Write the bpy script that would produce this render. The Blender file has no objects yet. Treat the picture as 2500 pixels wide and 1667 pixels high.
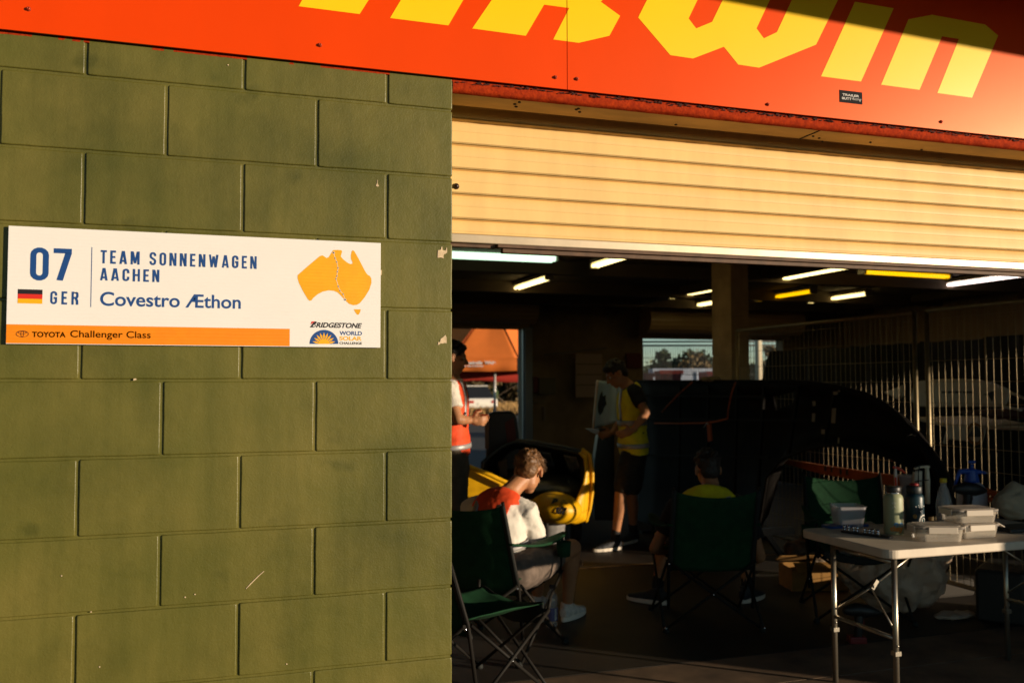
import bpy, bmesh, math, random
from mathutils import Vector, Matrix, noise
random.seed(7)
V = Vector
SC = bpy.context.scene
COL = SC.collection
rad = math.radians

# ------------------------------------------------------------------ camera, sky, sun, exposure
CAM = V((-0.6604, -2.5718, 1.51)); FPX = 2200.0
YAW, PITCH, ROLL = -0.31762, 0.04735, -0.00231
def cam_axes():
    c, s = math.cos(YAW), math.sin(YAW); Z = Matrix(((c, s, 0), (-s, c, 0), (0, 0, 1)))
    B = Matrix(((1, 0, 0), (0, 0, -1), (0, 1, 0)))
    c, s = math.cos(PITCH), math.sin(PITCH); X = Matrix(((1, 0, 0), (0, c, s), (0, -s, c)))
    c, s = math.cos(ROLL), math.sin(ROLL); R = Matrix(((c, -s, 0), (s, c, 0), (0, 0, 1)))
    return R @ X @ B @ Z
RR = cam_axes()
cd = bpy.data.cameras.new('camera'); cam = bpy.data.objects.new('camera', cd); COL.objects.link(cam)
r0, r1, r2 = [V(RR[i]) for i in range(3)]
mw = Matrix((( r0.x, -r1.x, -r2.x, CAM.x), (r0.y, -r1.y, -r2.y, CAM.y), (r0.z, -r1.z, -r2.z, CAM.z), (0, 0, 0, 1)))
cam.matrix_world = mw
cd.sensor_fit = 'HORIZONTAL'; cd.sensor_width = 36.0; cd.lens = 36.0 * FPX / 2500.0
cd.clip_start = 0.05; cd.clip_end = 2000
cd.dof.use_dof = True; cd.dof.focus_distance = 2.75; cd.dof.aperture_fstop = 4.0
SC.camera = cam

SUN_DIR = V((-1.14, 1.0, -0.155)).normalized()          # the way the light travels
SUN_EL = math.asin(-SUN_DIR.z)
world = bpy.data.worlds.new('World'); SC.world = world; world.use_nodes = True
nt = world.node_tree; nt.nodes.clear()
sky = nt.nodes.new('ShaderNodeTexSky'); sky.sky_type = 'NISHITA'; sky.sun_disc = False
sky.sun_elevation = SUN_EL; sky.sun_rotation = math.atan2(-SUN_DIR.x, -SUN_DIR.y)
sky.dust_density = 0.0; sky.ozone_density = 2.0; sky.air_density = 0.55
bg = nt.nodes.new('ShaderNodeBackground'); bg.inputs[1].default_value = 0.15
out = nt.nodes.new('ShaderNodeOutputWorld')
wb = nt.nodes.new('ShaderNodeMix'); wb.data_type = 'RGBA'; wb.blend_type = 'MULTIPLY'; wb.inputs[0].default_value = 1.0   # warm white balance
wb.inputs[7].default_value = (1.0, 0.84, 0.60, 1)
nt.links.new(sky.outputs[0], wb.inputs[6]); nt.links.new(wb.outputs[2], bg.inputs[0]); nt.links.new(bg.outputs[0], out.inputs[0])
sl = bpy.data.lights.new('sun', 'SUN'); sl.energy = 4.8; sl.angle = rad(0.55); sl.color = (1.0, 0.81, 0.58)
sun = bpy.data.objects.new('sun', sl); COL.objects.link(sun)
sun.rotation_euler = SUN_DIR.to_track_quat('-Z', 'Y').to_euler(); sun.location = (8, -8, 6)
SC.view_settings.view_transform = 'Standard'; SC.view_settings.look = 'None'
SC.view_settings.exposure = 0.25; SC.view_settings.gamma = 1.0
SC.render.engine = 'CYCLES'
SC.cycles.use_denoising = True
SC.cycles.max_bounces = 6; SC.cycles.diffuse_bounces = 3; SC.cycles.glossy_bounces = 3
SC.cycles.transmission_bounces = 6; SC.cycles.transparent_max_bounces = 12
SC.cycles.caustics_reflective = False; SC.cycles.caustics_refractive = False
SC.cycles.sample_clamp_indirect = 4.0

# ------------------------------------------------------------------ helpers
def ray(u, v):
    """direction of photo pixel (u, v) (2500 wide); used to read positions off the survey of the photograph"""
    c = V(((u - 1250) / FPX, (v - 833.5) / FPX, 1.0))
    return r0 * c.x + r1 * c.y + r2 * c.z
def PD(u, v, d): return CAM + ray(u, v) * d
def PY(u, v, y): d = ray(u, v); return CAM + d * ((y - CAM.y) / d.y)
def PX(u, v, x): d = ray(u, v); return CAM + d * ((x - CAM.x) / d.x)
def PZ(u, v, z=0.0): d = ray(u, v); return CAM + d * ((z - CAM.z) / d.z)

MATS = {}
def mat(name, col, rough=0.6, metal=0.0, spec=0.5, var=0.0, vscale=5.0, bump=0.0, bscale=60.0, trans=0.0,
        emit=None, estr=0.0, coat=0.0, alpha=1.0, sheen=0.0, col2=None, subsurf=0.0, bdist=0.002, detail=5.0, stretch=None, flute=0.0, stint=None):
    if name in MATS: return MATS[name]
    m = bpy.data.materials.new(name); m.use_nodes = True; MATS[name] = m
    n = m.node_tree.nodes; l = m.node_tree.links; b = n['Principled BSDF']
    b.inputs['Base Color'].default_value = (*col, 1); b.inputs['Roughness'].default_value = rough
    b.inputs['Metallic'].default_value = metal; b.inputs['Specular IOR Level'].default_value = spec
    b.inputs['Transmission Weight'].default_value = trans; b.inputs['Coat Weight'].default_value = coat
    b.inputs['Alpha'].default_value = alpha; b.inputs['Sheen Weight'].default_value = sheen
    if subsurf:
        b.inputs['Subsurface Weight'].default_value = subsurf; b.inputs['Subsurface Radius'].default_value = (0.02, 0.008, 0.004)
    if emit: b.inputs['Emission Color'].default_value = (*emit, 1); b.inputs['Emission Strength'].default_value = estr
    if var or col2 or bump or flute:
        tc = n.new('ShaderNodeTexCoord')
    if var or col2:
        nz = n.new('ShaderNodeTexNoise'); nz.inputs['Scale'].default_value = vscale; nz.inputs['Detail'].default_value = detail
        nz.inputs['Roughness'].default_value = 0.6
        if stretch:
            mp = n.new('ShaderNodeMapping'); mp.inputs['Scale'].default_value = stretch; l.new(tc.outputs['Object'], mp.inputs[0]); l.new(mp.outputs[0], nz.inputs['Vector'])
        else: l.new(tc.outputs['Object'], nz.inputs['Vector'])
        rp = n.new('ShaderNodeValToRGB'); rp.color_ramp.elements[0].position = 0.32; rp.color_ramp.elements[1].position = 0.68
        c2 = col2 if col2 else tuple(c * (1 - var) for c in col)
        rp.color_ramp.elements[0].color = (*c2, 1); rp.color_ramp.elements[1].color = (*[min(1, c * (1 + (0 if col2 else var))) for c in col], 1)
        l.new(nz.outputs[0], rp.inputs[0]); l.new(rp.outputs[0], b.inputs['Base Color'])
    if bump:
        n2 = n.new('ShaderNodeTexNoise'); n2.inputs['Scale'].default_value = bscale; n2.inputs['Detail'].default_value = 6
        l.new(tc.outputs['Object'], n2.inputs['Vector'])
        bp = n.new('ShaderNodeBump'); bp.inputs['Strength'].default_value = bump; bp.inputs['Distance'].default_value = bdist
        l.new(n2.outputs[0], bp.inputs['Height']); l.new(bp.outputs[0], b.inputs['Normal'])
    if stint: b.inputs['Specular Tint'].default_value = (*stint, 1)
    if flute:                                                  # fine horizontal ribs of fluted board
        wv = n.new('ShaderNodeTexWave'); wv.bands_direction = 'Z'; wv.inputs['Scale'].default_value = 34; wv.inputs['Distortion'].default_value = 1.2; wv.inputs['Detail'].default_value = 1
        l.new(tc.outputs['Object'], wv.inputs['Vector'])
        bp = n.new('ShaderNodeBump'); bp.inputs['Strength'].default_value = flute; bp.inputs['Distance'].default_value = 0.0012
        l.new(wv.outputs['Fac'], bp.inputs['Height']); l.new(bp.outputs[0], b.inputs['Normal'])
    return m

def tag(o, label=None, cat=None, group=None, kind=None):
    if label: o['label'] = label
    if cat: o['category'] = cat
    if group: o['group'] = group
    if kind: o['kind'] = kind
    return o
def empty(name, loc=(0, 0, 0), rz=0.0, label=None, cat=None, group=None):
    o = bpy.data.objects.new(name, None); COL.objects.link(o); o.location = loc; o.rotation_euler = (0, 0, rz)
    o.empty_display_size = 0.1
    return tag(o, label, cat, group)
def kids(o): return [c for c in bpy.data.objects if c.parent == o]
def copy_tree(o, parent=None):
    c = o.copy(); COL.objects.link(c); c.parent = parent
    for ch in kids(o): copy_tree(ch, c)
    return c

class MB:
    def __init__(s): s.v = []; s.f = []; s.m = []; s.s = []
    def add(s, vs, fs, mi=0, sm=False):
        b = len(s.v); s.v += [tuple(p) for p in vs]
        for f in fs: s.f.append([b + i for i in f]); s.m.append(mi); s.s.append(sm)
    def box(s, a, b, mi=0):
        x0, y0, z0 = a; x1, y1, z1 = b
        vs = [(x0,y0,z0),(x1,y0,z0),(x1,y1,z0),(x0,y1,z0),(x0,y0,z1),(x1,y0,z1),(x1,y1,z1),(x0,y1,z1)]
        s.add(vs, [(0,3,2,1),(4,5,6,7),(0,1,5,4),(1,2,6,5),(2,3,7,6),(3,0,4,7)], mi)
    def obox(s, c, size, rot, mi=0):
        hx, hy, hz = [q / 2 for q in size]
        vs = [(-hx,-hy,-hz),(hx,-hy,-hz),(hx,hy,-hz),(-hx,hy,-hz),(-hx,-hy,hz),(hx,-hy,hz),(hx,hy,hz),(-hx,hy,hz)]
        s.add([V(c) + rot @ V(p) for p in vs], [(0,3,2,1),(4,5,6,7),(0,1,5,4),(1,2,6,5),(2,3,7,6),(3,0,4,7)], mi)
    def bar(s, a, b, w, h, mi=0, up=V((0, 0, 1))):
        a, b = V(a), V(b); t = (b - a).normalized(); sx = t.cross(up)
        if sx.length < 1e-4: sx = V((1, 0, 0))
        sx.normalize(); uz = sx.cross(t)
        rot = Matrix((sx, t, uz)).transposed()
        s.obox((a + b) / 2, (w, (b - a).length, h), rot, mi)
    def tube(s, pts, r, n=8, mi=0, cap=True, round_=False):
        pts = [V(p) for p in pts]; k = len(pts)
        rs = list(r) if isinstance(r, (list, tuple)) else [r] * k
        if round_:
            t0 = (pts[0] - pts[1]).normalized(); t1 = (pts[-1] - pts[-2]).normalized()
            pts = [pts[0] + t0 * rs[0] * 0.92, pts[0] + t0 * rs[0] * 0.6] + pts + [pts[-1] + t1 * rs[-1] * 0.6, pts[-1] + t1 * rs[-1] * 0.92]
            rs = [rs[0] * 0.38, rs[0] * 0.8] + rs + [rs[-1] * 0.8, rs[-1] * 0.38]; k = len(pts)
        vs = []; ref = None
        for i, p in enumerate(pts):
            t = (pts[min(i + 1, k - 1)] - pts[max(i - 1, 0)]).normalized()
            if ref is None:
                ref = t.cross(V((0, 0, 1)))
                if ref.length < 1e-3: ref = V((1, 0, 0))
            ref = (ref - t * ref.dot(t)).normalized(); bn = t.cross(ref)
            for j in range(n):
                a = 2 * math.pi * j / n
                vs.append(p + (ref * math.cos(a) + bn * math.sin(a)) * rs[i])
        fs = [(i*n+j, i*n+(j+1)%n, (i+1)*n+(j+1)%n, (i+1)*n+j) for i in range(k-1) for j in range(n)]
        s.add(vs, fs, mi, True)
        if cap:
            b = len(s.v) - len(vs)
            s.f.append([b + j for j in range(n)][::-1]); s.m.append(mi); s.s.append(False)
            s.f.append([b + (k-1)*n + j for j in range(n)]); s.m.append(mi); s.s.append(False)
    def lathe(s, prof, c=(0, 0, 0), n=24, mi=0, rot=None):
        c = V(c); vs = []
        for (r, z) in prof:
            for j in range(n):
                a = 2 * math.pi * j / n; p = V((r * math.cos(a), r * math.sin(a), z))
                vs.append(c + (rot @ p if rot else p))
        k = len(prof)
        fs = [(i*n+j, i*n+(j+1)%n, (i+1)*n+(j+1)%n, (i+1)*n+j) for i in range(k-1) for j in range(n)]
        s.add(vs, fs, mi, True); b = len(s.v) - len(vs)
        if prof[0][0] > 1e-6: s.f.append([b + j for j in range(n)][::-1]); s.m.append(mi); s.s.append(False)
        if prof[-1][0] > 1e-6: s.f.append([b + (k-1)*n + j for j in range(n)]); s.m.append(mi); s.s.append(False)
    def prism(s, poly, off, mi=0, mi_side=None):
        n = len(poly); off = V(off); a = [V(p) for p in poly]; b = [p + off for p in a]
        s.add(a + b, [list(range(n)), list(range(2*n-1, n-1, -1))], mi)
        base = len(s.v) - 2 * n
        for i in range(n):
            j = (i + 1) % n; s.f.append([base + i, base + n + i, base + n + j, base + j]); s.m.append(mi if mi_side is None else mi_side); s.s.append(False)
    def ell(s, c, r, rot=None, n=16, k=10, mi=0):
        c = V(c); vs = [c + (rot @ V((0, 0, -r[2])) if rot else V((0, 0, -r[2])))]
        for i in range(1, k):
            th = math.pi * i / k - math.pi / 2
            for j in range(n):
                a = 2 * math.pi * j / n
                p = V((r[0]*math.cos(th)*math.cos(a), r[1]*math.cos(th)*math.sin(a), r[2]*math.sin(th)))
                vs.append(c + (rot @ p if rot else p))
        vs.append(c + (rot @ V((0, 0, r[2])) if rot else V((0, 0, r[2]))))
        fs = [(0, 1 + (j+1) % n, 1 + j) for j in range(n)]
        fs += [(1+i*n+j, 1+i*n+(j+1)%n, 1+(i+1)*n+(j+1)%n, 1+(i+1)*n+j) for i in range(k-2) for j in range(n)]
        t = len(vs) - 1; fs += [(t, 1+(k-2)*n+j, 1+(k-2)*n+(j+1)%n) for j in range(n)]
        s.add(vs, fs, mi, True)
    def loft(s, secs, lat, n=20, mi=0, cap=True, p=2.3):
        """secs: (centre, half width along lat, half depth)"""
        lat = V(lat).normalized(); k = len(secs); vs = []
        for i in range(k):
            c = V(secs[i][0]); t = (V(secs[min(i+1, k-1)][0]) - V(secs[max(i-1, 0)][0])).normalized()
            fw = t.cross(lat).normalized(); la = fw.cross(t)
            for j in range(n):
                a = 2 * math.pi * j / n; ca, sa = math.cos(a), math.sin(a)
                q = (abs(ca) ** p + abs(sa) ** p) ** (-1 / p)
                vs.append(c + la * secs[i][1] * ca * q + fw * secs[i][2] * sa * q)
        fs = [(i*n+j, i*n+(j+1)%n, (i+1)*n+(j+1)%n, (i+1)*n+j) for i in range(k-1) for j in range(n)]
        s.add(vs, fs, mi, True); b = len(s.v) - len(vs)
        if cap:
            s.f.append([b + j for j in range(n)][::-1]); s.m.append(mi); s.s.append(True)
            s.f.append([b + (k-1)*n + j for j in range(n)]); s.m.append(mi); s.s.append(True)
    def grid(s, fn, nu, nv, mi=0, sm=True):
        vs = [fn(i / nu, j / nv) for j in range(nv + 1) for i in range(nu + 1)]
        fs = [(j*(nu+1)+i, j*(nu+1)+i+1, (j+1)*(nu+1)+i+1, (j+1)*(nu+1)+i) for j in range(nv) for i in range(nu)]
        s.add(vs, fs, mi, sm)
    def mesh(s, name, mats):
        me = bpy.data.meshes.new(name); me.from_pydata(s.v, [], s.f)
        for m in (mats if isinstance(mats, (list, tuple)) else [mats]): me.materials.append(m)
        me.polygons.foreach_set('material_index', s.m); me.polygons.foreach_set('use_smooth', s.s)
        me.update(); return me
    def build(s, name, mats, parent=None, bevel=0.0, solid=0.0, fix=True, sub=0):
        me = s.mesh(name, mats)
        if fix:
            bm = bmesh.new(); bm.from_mesh(me); bmesh.ops.recalc_face_normals(bm, faces=bm.faces); bm.to_mesh(me); bm.free()
        o = bpy.data.objects.new(name, me); COL.objects.link(o)
        if parent: o.parent = parent
        if solid:
            md = o.modifiers.new('thick', 'SOLIDIFY'); md.thickness = solid; md.offset = 0
        if bevel:
            md = o.modifiers.new('edge', 'BEVEL'); md.width = bevel; md.segments = 2; md.limit_method = 'ANGLE'; md.angle_limit = rad(40)
        if sub:
            md = o.modifiers.new('sub', 'SUBSURF'); md.levels = sub; md.render_levels = sub
        return o
def local(o_parent):            # bring a child built in world coordinates under an empty that is placed in the world
    bpy.context.view_layer.update()
def under(child, parent):
    """parent a mesh built in world coordinates to an empty standing in the world"""
    child.parent = parent
    child.matrix_parent_inverse = (Matrix.Translation(parent.location) @ parent.rotation_euler.to_matrix().to_4x4()).inverted()
    return child

def text_shape(s, bold=0.0, shear=0.0, spacing=1.0):
    cu = bpy.data.curves.new('t', 'FONT'); cu.body = s; cu.size = 1; cu.offset = bold; cu.shear = shear; cu.space_character = spacing
    cu.resolution_u = 6
    o = bpy.data.objects.new('t', cu); COL.objects.link(o)
    bpy.context.view_layer.update()
    me = bpy.data.meshes.new_from_object(o.evaluated_get(bpy.context.evaluated_depsgraph_get()))
    vs = [tuple(v.co) for v in me.vertices]; fs = [list(p.vertices) for p in me.polygons]
    bpy.data.objects.remove(o); bpy.data.curves.remove(cu); bpy.data.meshes.remove(me)
    xs = [v[0] for v in vs]; ys = [v[1] for v in vs]
    x0, x1, y0, y1 = min(xs), max(xs), min(ys), max(ys)
    return [((v[0]-x0)/(x1-x0), (v[1]-y0)/(y1-y0)) for v in vs], fs
def text_on(mb, s, fn, bold=0.0, shear=0.0, spacing=1.0, mi=0, cuts=0):
    """fn(a, b) maps the unit box of the words to a point"""
    vs, fs = text_shape(s, bold, shear, spacing)
    if cuts:                                                   # finer faces, to follow a curved surface
        bm = bmesh.new(); bv = [bm.verts.new((a, b, 0)) for a, b in vs]
        for f in fs:
            try: bm.faces.new([bv[i] for i in f])
            except ValueError: pass
        for i in range(1, cuts):
            for no, co in (((1, 0, 0), (i / cuts, 0, 0)), ((0, 1, 0), (0, i / cuts, 0))): bmesh.ops.bisect_plane(bm, geom=bm.verts[:] + bm.edges[:] + bm.faces[:], plane_co=co, plane_no=no)
        bm.verts.index_update(); vs = [(v.co.x, v.co.y) for v in bm.verts]; fs = [[v.index for v in f.verts] for f in bm.faces]; bm.free()
    mb.add([fn(a, b) for a, b in vs], fs, mi)

def skin_union(name, mb, voxel, m, parent, smooth=4, disp=0.0, dscale=0.08, extra=None):
    """one continuous surface over all the closed shapes in mb"""
    me = mb.mesh('tmp', m); o = bpy.data.objects.new('tmp', me); COL.objects.link(o)
    md = o.modifiers.new('r', 'REMESH'); md.mode = 'VOXEL'; md.voxel_size = voxel; md.use_smooth_shade = True
    md = o.modifiers.new('s', 'SMOOTH'); md.factor = 0.5; md.iterations = smooth
    if disp:
        tx = bpy.data.textures.new('folds', 'CLOUDS'); tx.noise_scale = dscale; tx.noise_depth = 2
        md = o.modifiers.new('d', 'DISPLACE'); md.texture = tx; md.strength = disp; md.mid_level = 0.5; md.texture_coords = 'GLOBAL'
    bpy.context.view_layer.update()
    r = bpy.data.meshes.new_from_object(o.evaluated_get(bpy.context.evaluated_depsgraph_get())); r.name = name
    bpy.data.objects.remove(o); bpy.data.meshes.remove(me)
    r.materials.clear(); r.materials.append(m)
    r.polygons.foreach_set('use_smooth', [True] * len(r.polygons))
    ob = bpy.data.objects.new(name, r); COL.objects.link(ob)
    if parent: under(ob, parent)
    return ob
# ------------------------------------------------------------------ ground and building shell
def wall_material():
    m = bpy.data.materials.new('olive_paint'); m.use_nodes = True
    n = m.node_tree.nodes; l = m.node_tree.links; b = n['Principled BSDF']
    tc = n.new('ShaderNodeTexCoord')
    def nz(scale, detail=5, rough=0.55, vec=None):
        t = n.new('ShaderNodeTexNoise'); t.inputs['Scale'].default_value = scale; t.inputs['Detail'].default_value = detail; t.inputs['Roughness'].default_value = rough
        l.new(vec if vec else tc.outputs['Object'], t.inputs['Vector']); return t
    def ramp(src, p0, p1, c0, c1):
        r = n.new('ShaderNodeValToRGB'); e = r.color_ramp.elements; e[0].position = p0; e[1].position = p1
        e[0].color = (*c0, 1); e[1].color = (*c1, 1); l.new(src, r.inputs[0]); return r
    a = ramp(nz(3.2).outputs[0], 0.35, 0.68, (0.107, 0.102, 0.018), (0.160, 0.135, 0.029))
    st = ramp(nz(1.3, 8, 0.65).outputs[0], 0.30, 0.52, (0.55, 0.60, 0.52), (1, 1, 1))
    mp = n.new('ShaderNodeMapping'); mp.inputs['Scale'].default_value = (9, 9, 0.9); l.new(tc.outputs['Object'], mp.inputs[0])
    sk = ramp(nz(1.6, 6, 0.6, mp.outputs[0]).outputs[0], 0.28, 0.6, (0.76, 0.80, 0.74), (1, 1, 1))
    m1 = n.new('ShaderNodeMix'); m1.data_type = 'RGBA'; m1.blend_type = 'MULTIPLY'; m1.inputs[0].default_value = 1
    l.new(a.outputs[0], m1.inputs[6]); l.new(st.outputs[0], m1.inputs[7])
    m2 = n.new('ShaderNodeMix'); m2.data_type = 'RGBA'; m2.blend_type = 'MULTIPLY'; m2.inputs[0].default_value = 1
    l.new(m1.outputs[2], m2.inputs[6]); l.new(sk.outputs[0], m2.inputs[7])
    # hand-sized scuffs
    sc = ramp(nz(7.5, 3, 0.5).outputs[0], 0.64, 0.74, (1, 1, 1), (0.70, 0.74, 0.66))
    m3 = n.new('ShaderNodeMix'); m3.data_type = 'RGBA'; m3.blend_type = 'MULTIPLY'; m3.inputs[0].default_value = 1
    l.new(m2.outputs[2], m3.inputs[6]); l.new(sc.outputs[0], m3.inputs[7])
    l.new(m3.outputs[2], b.inputs['Base Color'])
    b.inputs['Roughness'].default_value = 0.40; b.inputs['Specular IOR Level'].default_value = 0.36
    f = nz(170, 3, 0.5); g = nz(34, 4, 0.5)
    vo = n.new('ShaderNodeTexVoronoi'); vo.inputs['Scale'].default_value = 95; l.new(tc.outputs['Object'], vo.inputs['Vector'])
    pits = ramp(vo.outputs['Distance'], 0.02, 0.16, (0, 0, 0), (1, 1, 1))
    b1 = n.new('ShaderNodeBump'); b1.inputs['Strength'].default_value = 0.55; b1.inputs['Distance'].default_value = 0.0011; l.new(f.outputs[0], b1.inputs['Height'])
    b2 = n.new('ShaderNodeBump'); b2.inputs['Strength'].default_value = 0.5; b2.inputs['Distance'].default_value = 0.0022; l.new(g.outputs[0], b2.inputs['Height']); l.new(b1.outputs[0], b2.inputs['Normal'])
    b3 = n.new('ShaderNodeBump'); b3.inputs['Strength'].default_value = 0.22; b3.inputs['Distance'].default_value = 0.001; l.new(pits.outputs[0], b3.inputs['Height']); l.new(b2.outputs[0], b3.inputs['Normal'])
    l.new(b3.outputs[0], b.inputs['Normal'])
    return m
M_WALL = wall_material()
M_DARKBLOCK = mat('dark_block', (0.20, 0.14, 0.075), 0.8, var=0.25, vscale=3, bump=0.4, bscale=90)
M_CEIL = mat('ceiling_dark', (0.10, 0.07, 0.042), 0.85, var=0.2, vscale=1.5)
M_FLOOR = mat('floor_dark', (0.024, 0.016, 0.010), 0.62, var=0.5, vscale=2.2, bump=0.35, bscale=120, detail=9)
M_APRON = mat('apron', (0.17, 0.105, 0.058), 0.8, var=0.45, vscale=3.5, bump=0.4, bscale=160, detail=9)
M_ASPH = mat('asphalt', (0.06, 0.055, 0.05), 0.85, var=0.3, vscale=5, bump=0.5, bscale=140)
M_DIRT = mat('dry_ground', (0.30, 0.19, 0.09), 0.95, var=0.45, vscale=0.7, detail=9)

# the ground: one sheet to the horizon, a floor slab in the garage, an apron at the door
g = MB(); g.add([(-400, -400, -0.03), (400, -400, -0.03), (400, 400, -0.03), (-400, 400, -0.03)], [(0, 1, 2, 3)])
tag(g.build('ground', M_DIRT), kind='structure')
g = MB(); g.add([(-30, -40, -0.012), (40, -40, -0.012), (40, 0.9, -0.012), (-30, 0.9, -0.012)], [(0, 1, 2, 3)])
tag(g.build('road', M_ASPH), kind='structure')
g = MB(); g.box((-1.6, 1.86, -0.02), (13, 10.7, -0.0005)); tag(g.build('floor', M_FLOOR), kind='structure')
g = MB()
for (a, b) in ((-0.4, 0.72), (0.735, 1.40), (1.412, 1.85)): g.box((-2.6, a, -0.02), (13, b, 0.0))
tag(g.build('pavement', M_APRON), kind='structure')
g = MB(); g.box((-30, 10.7, -0.02), (60, 44, -0.004)); tag(g.build('path', M_ASPH), kind='structure')
M_LINE = mat('line_paint', (0.30, 0.19, 0.09), 0.8, var=0.5, vscale=14)
g = MB(); g.add([(0.6, 4.30, .004), (6, 4.36, .004), (6, 4.39, .004), (0.6, 4.33, .004)], [(0, 1, 2, 3)])
tag(g.build('floor_line', M_LINE), kind='structure')
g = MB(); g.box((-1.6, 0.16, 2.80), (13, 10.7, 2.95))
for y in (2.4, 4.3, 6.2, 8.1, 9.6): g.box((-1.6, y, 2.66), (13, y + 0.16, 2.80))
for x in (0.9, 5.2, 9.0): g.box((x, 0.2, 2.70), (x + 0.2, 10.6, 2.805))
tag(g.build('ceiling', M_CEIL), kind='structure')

# the front block wall, block by block
JZ = [PY(1103, v, 0).z for v in (270.4, 432.9, 593.4, 757.4, 927.6, 1095.9, 1267.0, 1430.3, 1600.7)]
ZTOP = PY(1104, 199, 0).z
rows = [(JZ[0], ZTOP + 0.02, 1)] + [(JZ[i + 1], JZ[i], i % 2 == 1) for i in range(8)]
z = JZ[8]; k = 8
while z > 0.02:
    rows.append((max(z - 0.2, -0.0), z, k % 2 == 1)); z -= 0.2; k += 1
def block_piece(mb, xa, xb, za, zb, rnd, right_free=False):
    def outline(mg, y, seed):
        pts = []; st = 0.02
        def seg(p, q, nx, nz):
            d = (V(q) - V(p)); L_ = d.length; d = d / L_; n = max(2, int(L_ / st)); c0 = mg + 0.0022
            for i in range(n + 1):
                s_ = c0 + (L_ - 2 * c0) * i / n; x = p[0] + d.x * s_; z = p[1] + d.y * s_
                j = noise.noise(V((x * 30, z * 30, seed))) * 0.0008 + noise.noise(V((x * 7, z * 7, seed + 5))) * 0.0009
                if i in (0, n): j *= 0.3
                pts.append((x + nx * (mg + j), y, z + nz * (mg + j)))
        seg((xa, za), (xb, za), 0, 1); seg((xb, za), (xb, zb), -1, 0); seg((xb, zb), (xa, zb), 0, -1); seg((xa, zb), (xa, za), 1, 0)
        # pull the corners in so that the outline stays simple
        return pts
    rings = [outline(0.0031, 0.19, rnd), outline(0.0031, 0.0052, rnd), outline(0.0038, 0.0024, rnd), outline(0.0050, 0.0007, rnd), outline(0.0070, 0.0, rnd)]
    cx, cz = (xa + xb) / 2, (za + zb) / 2; ty, tx = rnd % 1.0 - 0.5, (rnd * 7) % 1.0 - 0.5
    n = len(rings[0]); vs = []
    for ri, r in enumerate(rings):
        for (x, y, zz) in r:
            x = min(max(x, xa + 0.0028), xb - 0.003)
            vs.append((x, y + (0 if ri == 0 else ((zz - cz) * ty + (x - cx) * tx) * 0.006 + (ty) * 0.0008), zz))
    fs = [(i*n+j, i*n+(j+1)%n, (i+1)*n+(j+1)%n, (i+1)*n+j) for i in range(4) for j in range(n)]
    mb.add(vs, fs, 0, True); b = len(mb.v) - len(vs)
    mb.f.append([b + 4*n + j for j in range(n)]); mb.m.append(0); mb.s.append(False)
def block_wall(x_end, x_start, phase_rows):
    mb = MB()
    for (za, zb, half) in phase_rows:
        x = x_end; first = 0.2 if half else 0.4; xb = x_end + 0.0032
        xa = x_end - first + 0.005
        while xb > x_start:
            block_piece(mb, max(xa, x_start - 0.4), xb, za, zb, random.random() * 50)
            xb = xa; xa -= 0.4
    mb.box((x_start - 0.4, 0.0048, -0.0), (x_end - 0.004, 0.185, ZTOP + 0.015))
    return mb
bw = block_wall(0.0, -2.5, rows)
wall = bw.build('block_wall', M_WALL, fix=True)
tag(wall, 'olive green painted block wall carrying the white team sign', 'wall')
M_CHIP = mat('bare_block', (0.62, 0.47, 0.30), 0.9, var=0.25, vscale=60)
def chip(pts):
    mb = MB(); q = [PY(u, v, -0.0022) for u, v in pts]; mb.prism(q, (0, 0.003, 0)); 
    o = mb.build('paint_chip', M_CHIP, wall); return o
def zz(pts, ox, oy, s): return [(ox + x * s, oy + y * s) for x, y in pts]
chip(zz([(2035,632),(2062,628),(2068,600),(2078,597),(2080,630),(2108,635),(2116,608),(2122,606),(2123,650),(2110,665),(2095,668),(2088,690),(2092,708),(2060,700),(2032,703),(2033,668)], 550, 450, .2551))
chip(zz([(2085,1462),(2108,1440),(2112,1455),(2118,1462),(2118,1520),(2098,1518),(2080,1524),(2060,1520),(2050,1533),(2033,1535),(2040,1508),(2055,1510),(2062,1478)], 550, 450, .2551))
chip(zz([(1452,1330),(1456,1332),(1458,1365),(1472,1390),(1458,1396),(1440,1388),(1452,1362)], 550, 100, .2551))
chip(zz([(1486,820),(1499,822),(1496,868),(1484,868)], 550, 450, .2551))
chip(zz([(1278,487),(1302,484),(1306,498),(1276,505)], 0, 800, .2551))
for (u, v) in ((452, 1457), (222, 1493), (150, 1405), (700, 1620), (243, 1627), (557, 159), (476, 1450)):
    chip([(u - 1.8, v - .8), (u + .8, v - 1.6), (u + 2, v + 1), (u - .5, v + 1.6)])
# scratch on the lower part of the wall
chip([(600, 1436), (612, 1423), (630, 1405), (644, 1393), (645, 1394), (632, 1406), (614, 1424), (601, 1437)])

# pier between the two bays and the piers beyond, out to the right
def pier(x0, x1, label):
    mb = MB()
    for i in range(12):
        z0, z1 = i * 0.2, min((i + 1) * 0.2, 2.38)
        mb.box((x0, 0.0, z0 + .004), (x1, 0.19, z1 - .004))
    mb.box((x0 + .004, 0.005, 0), (x1 - .004, 0.185, 2.38))
    return tag(mb.build('block_pier', M_WALL, bevel=0.004), label, 'pier')
pier(4.4, 5.2, 'olive block pier between the two garage bays')
pier(8.56, 13.0, 'long olive block pier at the far side of the next bay')

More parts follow.
